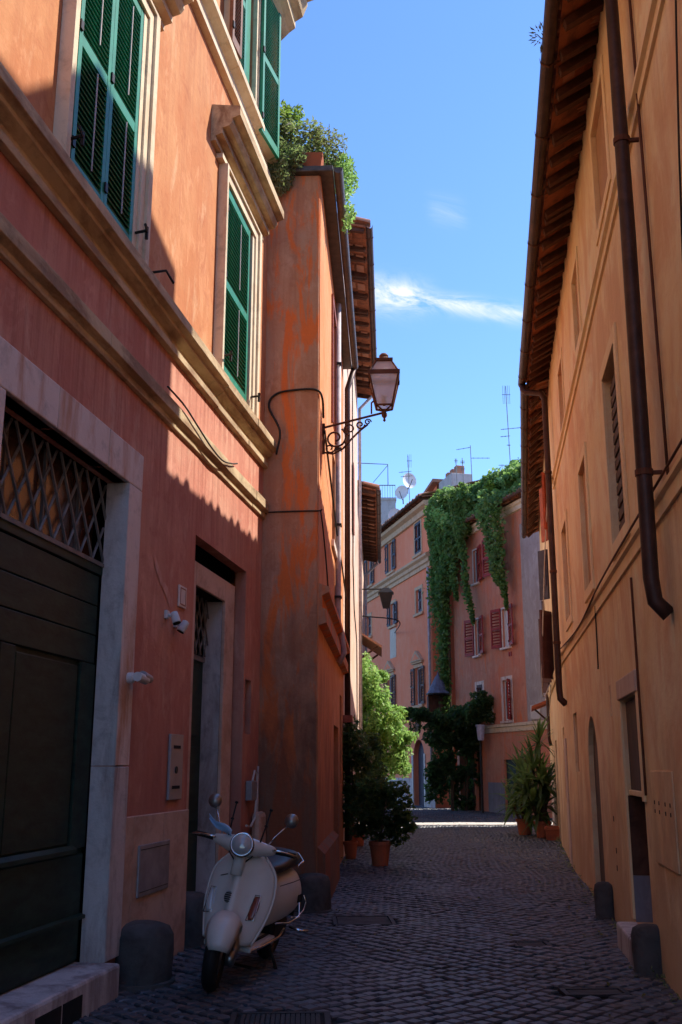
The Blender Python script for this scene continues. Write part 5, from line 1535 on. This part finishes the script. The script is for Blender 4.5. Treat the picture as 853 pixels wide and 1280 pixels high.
# ---------------------------------------------------------------- yuccas and planters at the right
lf = MB()
n = 7
for k in range(n + 1):
    u = k / n
    wd = .044 * (1 - u) ** .6 * (.55 + .9 * min(1, u * 3)) + .001
    z = .62 * u - .16 * u * u
    x = .62 * u * .75 + .10 * u * u
    lf.v += [(x, -wd, z), (x, 0, z - wd * .35), (x, wd, z)]
for k in range(n):
    for j in range(2):
        a = k * 3 + j
        lf.f.append((a, a + 1, a + 4, a + 3))
yl = lf.mesh('leaf', 'yucca', True)
def yucca(x, y, heads, label, seed, rpot=.0):
    t = empty('yucca', (x, y, 0), 0, label, 'potted plant', group='tall yuccas in terracotta at the right wall')
    r = random.Random(seed)
    b = MB()
    for hx, hy, hz, sc in heads:
        b.tube([(hx * .15, hy * .15, .25), (hx * .6, hy * .6, hz * .6), (hx, hy, hz)], [.035, .032, .028], 7)
    b.build('trunk', 'bark', t)
    pot(t, .19, .34)
    for hx, hy, hz, sc in heads:
        for k in range(32):
            o = link_mesh('leaf', yl, t, (hx, hy, hz + r.uniform(-.10, .06)), (0, radians(r.uniform(-36, 92)), r.uniform(0, 2 * pi)))
            s_ = sc * r.uniform(.75, 1.15)
            o.scale = (s_, s_, s_)
    return t
yucca(4.34, 23.0, [(0, 0, 2.0, .80), (-.14, .1, 1.45, .9), (.12, -.05, 1.05, .95), (-.2, .0, .70, .95), (-.05, -.15, 1.2, .9), (.1, .1, .65, .9), (-.3, .05, 1.0, .9), (-.1, -.1, .5, .8)], 'tallest yucca with its spiky head above the canopy, at the ochre wall', 3)
yucca(4.12, 24.0, [(0, 0, 1.35, .95), (-.1, -.1, .85, 1.0), (.1, .1, 1.05, .95), (-.2, .05, .6, .9), (.1, -.1, .45, .8)], 'lower yucca leaning over the street in front of the green garage door', 4)
t = empty('rectangular_planter', (4.40, 22.3, -.01), FR2.a, 'low rectangular terracotta planter at the foot of the yuccas', 'planter')
b = MB()
b.loft([[(-.20, -.12, 0), (.20, -.12, 0), (.20, .12, 0), (-.20, .12, 0)], [(-.23, -.14, .22), (.23, -.14, .22), (.23, .14, .22), (-.23, .14, .22)], [(-.25, -.16, .22), (.25, -.16, .22), (.25, .16, .22), (-.25, .16, .22)], [(-.25, -.16, .28), (.25, -.16, .28), (.25, .16, .28), (-.25, .16, .28)], [(-.22, -.13, .28), (.22, -.13, .28), (.22, .13, .28), (-.22, .13, .28)], [(-.21, -.12, .24), (.21, -.12, .24), (.21, .12, .24), (-.21, .12, .24)]], True, False)
b.build('box', 'terracotta', t)
MB().quad((-.21, -.12, .245), (.21, -.12, .245), (.21, .12, .245), (-.21, .12, .245)).build('soil', 'soil', t)

# ---------------------------------------------------------------- arbor of dark plants at the end of the street
t = empty('arbor_plant', (4.1, 37.0, 0), 0, 'broad dark mass of climbers arching over the doorway at the street end', 'climber')
cl = [(-.9, 0, 3.2, .5, .5, .3), (-.3, 0, 3.1, .6, .6, .45), (.4, -.2, 3.1, .7, .6, .5), (1.0, -.2, 2.6, .5, .5, .4), (-.3, 0, 2.5, .6, .5, .45), (-.9, .1, 2.6, .5, .4, .4), (-.5, .3, 1.2, .5, .3, .9), (-.7, .3, .7, .4, .3, .6), (.1, .4, .6, .5, .3, .6), (.9, .2, 1.9, .4, .4, .5), (.4, 0, 2.4, .6, .5, .45), (1.5, -.3, 2.5, .3, .3, .16), (0, .2, 1.6, .55, .4, .7), (.6, .2, 1.4, .4, .4, .8), (-1.5, .3, 3.35, .5, .3, .14), (-2.0, .4, 3.5, .4, .3, .10)]
foliage(t, blobs(41, sub_clumps(41, cl, 10, .36), 10500), .16, 'dark_leaf', 41, droop=.4, aspect=.6)
b = MB()
for x in (-.2, .3, .6):
    b.tube([(x, .3, -.02), (x + .05, .3, 1.5), (x - .1, .1, 3.0)], [.07, .06, .03], 7)
b.build('trunk', 'bark', t)
t = empty('potted_bush', (4.75, 35.6, 0), 0, 'rounded clipped bush standing high in a pale lilac pot on a post', 'potted plant')
MB().tube([(0, .1, -.02), (0, .1, 2.36)], .04, 8).build('post', 'iron', t)
MB().lathe([(.10, 2.36), (.15, 2.82), (.17, 2.82), (.17, 2.88), (.13, 2.88), (.12, 2.80), (.01, 2.80)], 16).build('pot', 'lilac_pot', t)
cl = [(0, 0, 3.4, .45, .4, .4), (.12, 0, 3.7, .35, .35, .3), (-.25, 0, 3.3, .3, .3, .3)]
foliage(t, blobs(43, sub_clumps(43, cl, 12, .36), 2200), .12, 'dark_leaf', 43, droop=.3, aspect=.6)
t = empty('terracotta_pot', (5.18, 37.3, 0), 0, 'small red flowerpot standing by the grey plinth of the russet house', 'flowerpot')
pot(t, .19, .36)
foliage(t, blobs(45, [(0, 0, .5, .2, .2, .16)], 160), .1, 'dark_leaf', 45)
t = empty('hanging_vine', (2.5, 38.6, 3.4), 0, 'pale flowered vine hanging over the arched street door', 'vine')
foliage(t, blobs(46, sub_clumps(46, [(0, 0, 0, .7, .3, .2), (.3, 0, -.4, .2, .2, .4), (-.4, 0, -.2, .3, .2, .3)], 8, .35), 900), .13, 'dark_leaf', 46, droop=.6)
foliage(t, blobs(47, [(.1, -.2, -.15, .12, .1, .1), (.28, -.2, -.5, .08, .1, .25)], 70), .12, 'sign', 47, name='blossom')
MB().tube([(-.9, .1, -.05), (0, .1, .05), (.9, .1, 0)], .02, 5).build('stem', 'bark', t)

# ---------------------------------------------------------------- roof garden on the buttress
t = FL2.empty('roof_garden', 'wild roof garden spilling over the top of the buttress, grey green with yellow tufts', 'roof plants', 0, 0, 8.80)
pts = [(-.1, .75, .15, .25, .28, .3), (-.1, .45, .15, .25, .25, .28), (-.08, .98, .10, .22, .25, .35), (0, .65, .5, .3, .3, .3), (.1, .32, .48, .3, .28, .25), (.05, 1.0, .55, .28, .3, .3), (.25, .08, .42, .28, .2, .24), (.5, -.05, .42, .3, .2, .2)]
foliage(t, blobs(51, sub_clumps(51, pts, 12, .36), 6500), .085, 'grey_leaf', 51, droop=.5, aspect=.3, N=(.7, -.2, .7))
foliage(t, blobs(52, sub_clumps(52, [(-.17, .72, -.25, .12, .25, .25), (-.17, .48, -.15, .12, .16, .22), (-.15, .95, -.22, .1, .22, .42)], 9, .38), 2400), .075, 'grey_leaf', 52, droop=1.0, aspect=.3, N=(.7, -.2, .7))
foliage(t, blobs(53, sub_clumps(53, [(0, .85, .80, .24, .28, .28), (0, .6, .68, .24, .24, .22), (.05, 1.0, 1.1, .18, .22, .2), (.1, .40, .85, .14, .18, .2)], 8, .36), 1700), .085, 'yellow_leaf', 53, droop=-.4, aspect=.3, N=(.7, -.2, .7))
foliage(t, blobs(54, sub_clumps(54, [(.2, .88, 1.40, .16, .22, .22), (.1, .0, .60, .28, .22, .22), (.35, -.14, .45, .25, .2, .25), (.2, .8, 1.1, .2, .2, .1)], 8, .36), 1100), .06, 'dry_leaf', 54, droop=-.2, aspect=.3, N=(.7, -.2, .7))
foliage(t, blobs(55, sub_clumps(55, [(.6, -.26, .12, .35, .10, .3), (1.0, -.28, -.05, .3, .10, .2), (.35, -.26, .3, .2, .14, .2), (.9, -.3, .35, .25, .1, .12)], 6, .36), 650), .085, 'lush', 55, droop=.6, aspect=.35, N=(.7, -.2, .7))
b = MB()
rr = random.Random(8)
for k in range(16):
    x, yy = rr.uniform(-.05, .3), rr.uniform(-.1, 1.0)
    b.tube([(x, yy, 0), (x + rr.uniform(-.1, .1), yy + rr.uniform(-.15, .15), rr.uniform(.3, .7))], .004, 4)
b.build('stem', 'bark', t)
t = tag(MB().loft([[(-.10, -.22, 0), (.5, -.22, 0), (.5, .12, 0), (-.10, .12, 0)], [(-.13, -.25, .22), (.53, -.25, .22), (.53, .15, .22), (-.13, .15, .22)]]).build('planter_box', 'terracotta', None, bevel=.01), 'terracotta trough on the roof edge among the wild plants', 'planter')
t.location = FL2.w(.05, .22, 8.80)
t.rotation_euler = (0, 0, FL2.a)
t = FR1.empty('gutter_weed', 'dry weed sprouting from the gutter of the ochre house', 'weed', 8.3, -.44, 7.62)
foliage(t, blobs(61, [(0, -.06, .10, .12, .10, .12)], 70), .05, 'dry_leaf', 61, droop=-.3, aspect=.3)
MB().tube([(0, 0, 0), (.02, -.05, .2)], .004, 4).tube([(0, 0, 0), (-.05, -.09, .16)], .004, 4).build('stem', 'bark', t)

# ---------------------------------------------------------------- scooter
sc_ = empty('motor_scooter', (-.73, 8.06, 0), atan2(-.97, -.225), 'cream white motor scooter with black saddle parked nose to the street on the left', 'scooter')
LEAN = radians(-8.5)
def SP(b, name, mat, smooth=True, parent=None, sub=0, bevel=0.0):
    b.xf(Matrix.Rotation(LEAN, 4, 'X'))
    o = b.build(name, mat, parent if parent is not None else sc_, smooth, bevel, sub)
    return o
FX, RX, WR = .66, -.60, .225
def wheel(x, name, steer=0.0):
    T = Matrix.Translation((x, 0, WR)) @ Matrix.Rotation(steer, 4, 'Z')
    prof = []
    for k in range(15):
        a = 2 * pi * k / 14
        prof.append((.172 + .052 * cos(a) - .004 * (abs(sin(a)) ** 3), .052 * sin(a)))
    b = MB().lathe(prof, 32, (0, 0, 0), 'y', False).xf(T)
    ty = SP(b, name, 'black')
    b = MB().lathe([(.01, -.035), (.05, -.04), (.06, -.02), (.105, -.012), (.122, -.032), (.128, -.03), (.128, .03), (.122, .032), (.105, .012), (.06, .02), (.05, .04), (.01, .035)], 24, (0, 0, 0), 'y', True).xf(T)
    SP(b, 'rim', 'tarnish', True, ty)
    return ty
STEER = radians(10)
wheel(FX, 'front_wheel', STEER)
wheel(RX, 'rear_wheel')
HX = .36                                               # steering axis foot
TS = Matrix.Translation((HX + .10, 0, 0)) @ Matrix.Rotation(STEER, 4, 'Z') @ Matrix.Translation((-(HX + .10), 0, 0))
# front mudguard
b = MB()
n1, n2 = 14, 10
rings = []
for i in range(n1 + 1):
    th = radians(20 + 135 * i / n1)
    row = []
    k_ = 1 - .35 * abs(2 * i / n1 - 1) ** 3
    for j in range(n2 + 1):
        yv = -1 + 2 * j / n2
        r = .250 + .045 * sin(pi * i / n1) - .075 * abs(yv) ** 3.0
        row.append((FX + r * cos(th), yv * .112 * k_, WR + r * sin(th)))
    rings.append(row)
b.loft(rings, False, False, False).xf(TS)
o = SP(b, 'front_mudguard', 'scooter_paint')
o.modifiers.new('solid', 'SOLIDIFY').thickness = .006
# fork and hub
b = MB().tube([(FX, .07, WR), (FX - .05, .085, WR + .06), (FX - .09, .06, WR + .18), (FX - .12, .02, WR + .24)], [.03, .03, .026, .026], 8)
b.lathe([(.01, .035), (.05, .04), (.055, .09), (.03, .10)], 14, (FX, 0, WR), 'y').xf(TS)
SP(b, 'fork', 'tarnish')
# leg shield
def shield_pt(t, s, off=0.0):
    z = .29 + .58 * t
    hw = (.175 + .075 * sin(pi * min(1, t * 1.1) * .85)) * (1 - .50 * max(0, (t - .70) / .30) ** 2.4)
    x = .555 - .205 * t - .03 * sin(pi * t)
    x += .055 * math.exp(-(s / .26) ** 2) * (.6 + .4 * sin(pi * t)) - .075 * s * s - .03 * abs(s) ** 6
    return (x + off, s * hw, z)
b = MB()
rings = [[shield_pt(i / 22, -1 + 2 * j / 24) for j in range(25)] for i in range(23)]
b.loft(rings, False, False, False)
ls = SP(b, 'leg_shield', 'scooter_paint')
ls.modifiers.new('solid', 'SOLIDIFY').thickness = .014
edge = [shield_pt(1 - i / 22, -1) for i in range(23)][::-1] + [shield_pt(1, -1 + 2 * j / 24) for j in range(1, 24)] + [shield_pt(1 - i / 22, 1) for i in range(23)]
SP(MB().tube(edge, .009, 6), 'edge_trim', 'scooter_paint', True, ls)
# nose strip and horn grille, emblem, indicators
b = MB()
b.loft([[shield_pt(.30 + .68 * i / 12, s * (.20 - .05 * i / 12), .014 - .012 * abs(s) ** 2) for s in [-1, -.6, -.2, .2, .6, 1]] for i in range(13)], False, False, False)
SP(b, 'nose_strip', 'scooter_paint', True, ls)
def shield_disc(t, s, r, name, mat, off, h=1.0):
    c_ = Vector(shield_pt(t, s, off))
    b = MB()
    pts = [(c_.x - .28 * r * h * sin(2 * pi * k / 16), c_.y + r * cos(2 * pi * k / 16), c_.z + r * h * sin(2 * pi * k / 16)) for k in range(16)]
    b.add(pts + [(p_[0] + .006, p_[1], p_[2]) for p_ in pts], [tuple(range(16)), tuple(range(31, 15, -1))] + [(k, (k + 1) % 16, 16 + (k + 1) % 16, 16 + k) for k in range(16)])
    return SP(b, name, mat, False, ls)
hg = shield_disc(.50, -.12, .034, 'horn_grille', 'tarnish', .010, 1.15)
for k in range(5):
    c_ = Vector(shield_pt(.50, -.12, .019))
    z = -.026 + .013 * k
    w_ = (.034 ** 2 - z * z * .72) ** .5 * .85
    SP(MB().box(c_.x - .004 - .28 * z, c_.x + .002 - .28 * z, c_.y - w_, c_.y + w_, c_.z + z - .0035, c_.z + z + .0035), 'grille_slot', 'black', False, ls)
em = shield_disc(.83, -.02, .014, 'emblem', 'emblem', .022, 1.5)
SP(MB().tube([Vector(shield_pt(.70, -.62, .006)), Vector(shield_pt(.735, -.40, .010))], .004, 5), 'name_script', 'tarnish', True, ls)
for s_, mt in ((.62, 'lens_orange'), (-.80, 'head_glass')):
    b = MB()
    rings = []
    for i in range(9):
        u = i / 8
        t_ = .28 + .26 * u
        wd = .016 + .016 * sin(pi * u)
        c_ = shield_pt(t_, s_ * (1 - .04 * u), .008)
        rings.append([(c_[0] + .014 * cos(a) * sin(pi * (u * .9 + .05)) - abs(sin(a)) * 0, c_[1] + wd * sin(a) + (.012 * (u - .5) * (1 if s_ > 0 else -1)), c_[2]) for a in [2 * pi * k / 10 for k in range(10)]])
    b.loft(rings)
    ind = SP(b, 'indicator', mt, True, ls)
    c1, c2 = shield_pt(.27, s_, .014), shield_pt(.555, s_ * .96, .014)
    SP(MB().tube([(c1[0], c1[1] - .03, c1[2]), (c1[0], c1[1] + .03, c1[2] + .01), (c2[0], c2[1] + .028, c2[2]), (c2[0], c2[1] - .012, c2[2]), (c1[0], c1[1] - .03, c1[2])], .004, 5), 'bezel', 'chrome', True, ind)
# inner apron, floor
b = MB().loft([[(.44, y_, .27) for y_ in (-.15, .15)] + [(.30, .15, .27), (.30, -.15, .27)], [(.30, y_, .84) for y_ in (-.10, .10)] + [(.24, .09, .82), (.24, -.09, .82)]])
SP(b, 'inner_apron', 'scooter_paint', False, bevel=.02)
b = MB().box(-.15, .44, -.175, .175, .235, .27)
SP(b, 'floorboard', 'scooter_paint', False, bevel=.012)
for yy in (-.12, -.05, .05, .12):
    SP(MB().box(-.12, .36, yy - .012, yy + .012, .2705, .278), 'rubber_mat_strip', 'black', False)
for s_ in (-1, 1):
    SP(MB().tube([(.42, s_ * .17, .25), (.2, s_ * .183, .248), (-.2, s_ * .185, .25), (-.30, s_ * .19, .30)], .012, 6), 'floor_trim', 'chrome')
# rear body with rounded side cowls
b = MB()
rings = []
for x, hw, z0, z1 in ((.0, .07, .30, .62), (-.06, .125, .29, .655), (-.16, .170, .30, .68), (-.30, .210, .315, .70), (-.45, .226, .325, .71), (-.60, .218, .335, .71), (-.74, .184, .36, .70), (-.83, .118, .41, .675), (-.88, .060, .47, .64), (-.90, .02, .53, .60)):
    ring = []
    for k in range(20):
        a = 2 * pi * k / 20
        c_, s_ = cos(a), sin(a)
        ex = .72
        yv = hw * (abs(c_) ** ex) * (1 if c_ > 0 else -1)
        zc, hz = (z0 + z1) / 2, (z1 - z0) / 2
        zv = zc + hz * (abs(s_) ** .85) * (1 if s_ > 0 else -1)
        yv *= 1 - .18 * max(0, (zv - zc) / hz)
        ring.append((x, yv, zv))
    rings.append(ring)
b.loft(rings)
body = SP(b, 'rear_body', 'scooter_paint', True, sub=1)
for s_ in (-1, 1):
    ln = [(-.10, s_ * .175, .36), (-.3, s_ * .220, .345), (-.55, s_ * .234, .36), (-.76, s_ * .165, .43), (-.86, s_ * .10, .50)]
    SP(MB().tube(ln, .007, 6), 'cowl_trim', 'chrome', True, body)
    SP(MB().tube([(-.70, s_ * .21, .50), (-.74, s_ * .225, .45), (-.70, s_ * .225, .39), (-.52, s_ * .228, .36), (-.40, s_ * .21, .37)], .006, 6), 'crash_bar', 'chrome', True, body)
SP(MB().lathe([(.045, 0), (.04, -.02), (.0, -.03)], 14, (-.905, 0, .58), 'x'), 'tail_lamp', 'lens_red', True, body)
# saddle
b = MB()
rings = []
for x, hw, z0, z1 in ((.06, .05, .675, .70), (.02, .10, .67, .745), (-.10, .135, .68, .775), (-.26, .152, .69, .78), (-.36, .160, .70, .80), (-.52, .166, .70, .835), (-.66, .156, .70, .84), (-.76, .11, .705, .815), (-.80, .04, .715, .76)):
    ring = []
    for k in range(16):
        a = 2 * pi * k / 16
        c_, s_ = cos(a), sin(a)
        ring.append((x, hw * (abs(c_) ** .6) * (1 if c_ > 0 else -1), (z0 + z1) / 2 + (z1 - z0) / 2 * (abs(s_) ** .7) * (1 if s_ > 0 else -1)))
    rings.append(ring)
b.loft(rings)
sd_ = SP(b, 'saddle', 'saddle', True, sub=1)
SP(MB().tube([(-.55, -.17, .73), (-.72, -.16, .75), (-.83, -.08, .79), (-.85, 0, .80), (-.83, .08, .79), (-.72, .16, .75), (-.55, .17, .73)], .010, 7), 'grab_rail', 'chrome', True, sd_)
# steering head
TH = TS @ Matrix.Translation((HX + .02, 0, .915)) @ Matrix.Rotation(radians(-4), 4, 'X') @ Matrix.Rotation(radians(-14), 4, 'Y')
b = MB().tube([(.0, 0, -.20), (0, 0, .0)], .045, 10).xf(TH)
SP(b, 'steering_column', 'scooter_paint')
b = MB()
rings = []
for y_, rx, rz, dx, dz in ((-.235, .026, .026, -.055, .022), (-.20, .036, .036, -.04, .02), (-.14, .055, .048, -.02, .012), (-.08, .082, .066, .0, .004), (0, .098, .08, .01, 0), (.08, .082, .066, .0, .004), (.14, .055, .048, -.02, .012), (.20, .036, .036, -.04, .02), (.235, .026, .026, -.055, .022)):
    rings.append([(dx + rx * cos(2 * pi * k / 14), y_, dz + rz * sin(2 * pi * k / 14)) for k in range(14)])
b.loft(rings).xf(TH)
hd = SP(b, 'handlebar_cover', 'scooter_paint', True, sub=1)
b = MB().lathe([(.072, .02), (.080, .07), (.082, .105), (.076, .112), (.070, .105)], 24, (0, 0, .0), 'x', False).xf(TH)
SP(b, 'headlight_rim', 'chrome', True, hd)
b = MB().lathe([(.071, .104), (.06, .118), (.035, .126), (.0, .129)], 24, (0, 0, .0), 'x', False).xf(TH)
SP(b, 'headlight', 'head_glass', True, hd)
b = MB().lathe([(.083, .075), (.087, .085), (.083, .095)], 24, (0, 0, .0), 'x', False).xf(TH)
SP(b, 'headlight_gasket', 'black', True, hd)
for s_ in (-1, 1):
    b = MB().tube([(-.055, s_ * .235, .022), (-.08, s_ * .30, .028), (-.10, s_ * .37, .03)], .019, 10).xf(TH)
    g_ = SP(b, 'grip', 'black', True, hd)
    b = MB().tube([(-.02, s_ * .20, .02), (-.01, s_ * .25, .025), (-.03, s_ * .32, .025), (-.055, s_ * .385, .02)], [.010, .008, .007, .009], 7).xf(TH)
    SP(b, 'brake_lever', 'chrome', True, hd)
    mz = .23 if s_ < 0 else .21
    b = MB().tube([(-.03, s_ * .17, .05), (-.02, s_ * .20, .11), (-.04, s_ * .27, mz)], .006, 6).xf(TH)
    mi = SP(b, 'mirror_stem', 'chrome', True, hd)
    b = MB().lathe([(.0, .022), (.03, .018), (.048, .004), (.052, -.010), (.048, -.012), (.0, -.010)], 18, (-.045, s_ * .29, mz + .045), 'x', False).xf(TH)
    SP(b, 'mirror', 'tarnish', True, mi)
    b = MB().tube([(.03, s_ * .115, .05), (.0, s_ * .125, .17), (-.03, s_ * .13, .29)], .006, 6)
    b.lathe([(.012, 0), (.012, .012)], 8, (0, s_ * .125, .165)).lathe([(.013, 0), (.013, .014)], 8, (-.03, s_ * .13, .285)).xf(TH)
    SP(b, 'screen_stay', 'black', True, hd)
b = MB().tube([(.0, .07, .045), (.03, .10, .0), (.02, .08, -.06), (.0, .04, -.10)], .005, 6).tube([(.0, -.07, .045), (.03, -.11, .0), (.02, -.08, -.06), (.0, -.04, -.10)], .005, 6).xf(TH)
SP(b, 'control_cable', 'black', True, hd)
# engine, exhaust, stand
b = MB().box(-.72, -.2, -.14, -.02, .16, .36).box(-.66, -.28, -.02, .12, .18, .34)
SP(b, 'engine_block', 'black', False, bevel=.03)
b = MB().tube([(-.36, -.12, .19), (-.55, -.15, .20), (-.90, -.16, .25)], [.035, .055, .058], 12)
SP(b, 'silencer', 'iron')
b = MB().tube([(-.12, .14, .22), (-.12, .24, .02)], .012, 7).tube([(-.12, -.14, .22), (-.14, -.20, .02)], .012, 7).tube([(-.14, -.20, .02), (-.12, .24, .02)], .010, 6)
SP(b, 'stand', 'iron')
b = MB().tube([(-.42, .20, .30), (-.42, .30, .285), (-.47, .34, .285)], .010, 6)
SP(b, 'footrest', 'chrome')
b = MB().box(-.90, -.885, -.10, .10, .30, .44)
SP(b, 'rear_mudflap', 'black', False)
for s_ in (-1, 1):
    b = MB().tube([(-.14, s_ * .160, .62), (-.34, s_ * .210, .64), (-.60, s_ * .216, .645), (-.80, s_ * .115, .63)], .0035, 5)
    SP(b, 'panel_seam', 'black', True, body)
for k in range(3):
    SP(MB().box(-.50 - .05 * k, -.475 - .05 * k, .222, .228, .47, .53), 'cowl_slot', 'black', False, body)
# paper on the handlebar
b = MB()
rings = []
for i in range(7):
    u = i / 6
    rings.append([(.04 + .03 * sin(v_ * 4 + u * 3), -.10 - .19 * u + .01 * v_, .085 + .07 * u - .055 * v_ * (1 - .3 * u) + .012 * sin(u * 7)) for v_ in (0, .33, .66, 1)])
b.loft(rings, False, False, False).xf(TH).xf(Matrix.Rotation(LEAN, 4, 'X'))
o = b.build('folded_paper', 'cloth_blue', None, True)
o.modifiers.new('solid', 'SOLIDIFY').thickness = .003
tag(o, 'crumpled pale blue paper tucked behind the handlebar of the cream scooter', 'paper')
o.location = sc_.location
o.rotation_euler = sc_.rotation_euler

# ---------------------------------------------------------------- weeds and litter along the walls
rw = np.random.default_rng(77)
P = []
for _ in range(70):
    y = rw.uniform(6.2, 26)
    side = rw.random() < .6
    x = right_x(y) - .03 if side else left_x(y) + .05
    if not side and 6 < y < 7.6:
        continue
    for _k in range(int(rw.integers(6, 18))):
        P.append((x + rw.normal() * .035, y + rw.normal() * .07, abs(rw.normal()) * .035))
tag(stuff(link_mesh('weeds', leaf_mesh('weeds', P, .045, 'grey_leaf', 78, droop=-.5, aspect=.3))), 'small weeds and moss growing in the joint at the wall feet', None)
P = []
for _ in range(120):
    y = rw.uniform(6.3, 24)
    x = rw.uniform(left_x(y) + .1, right_x(y) - .1) if rw.random() < .4 else (right_x(y) - abs(rw.normal()) * .2 - .05)
    P.append((x, y, .012))
tag(stuff(link_mesh('litter', leaf_mesh('litter', P, .04, 'dry_leaf', 79, droop=0, aspect=.6, N=(0, 0, 1)))), 'scattered dry leaf litter on the cobbles', None)
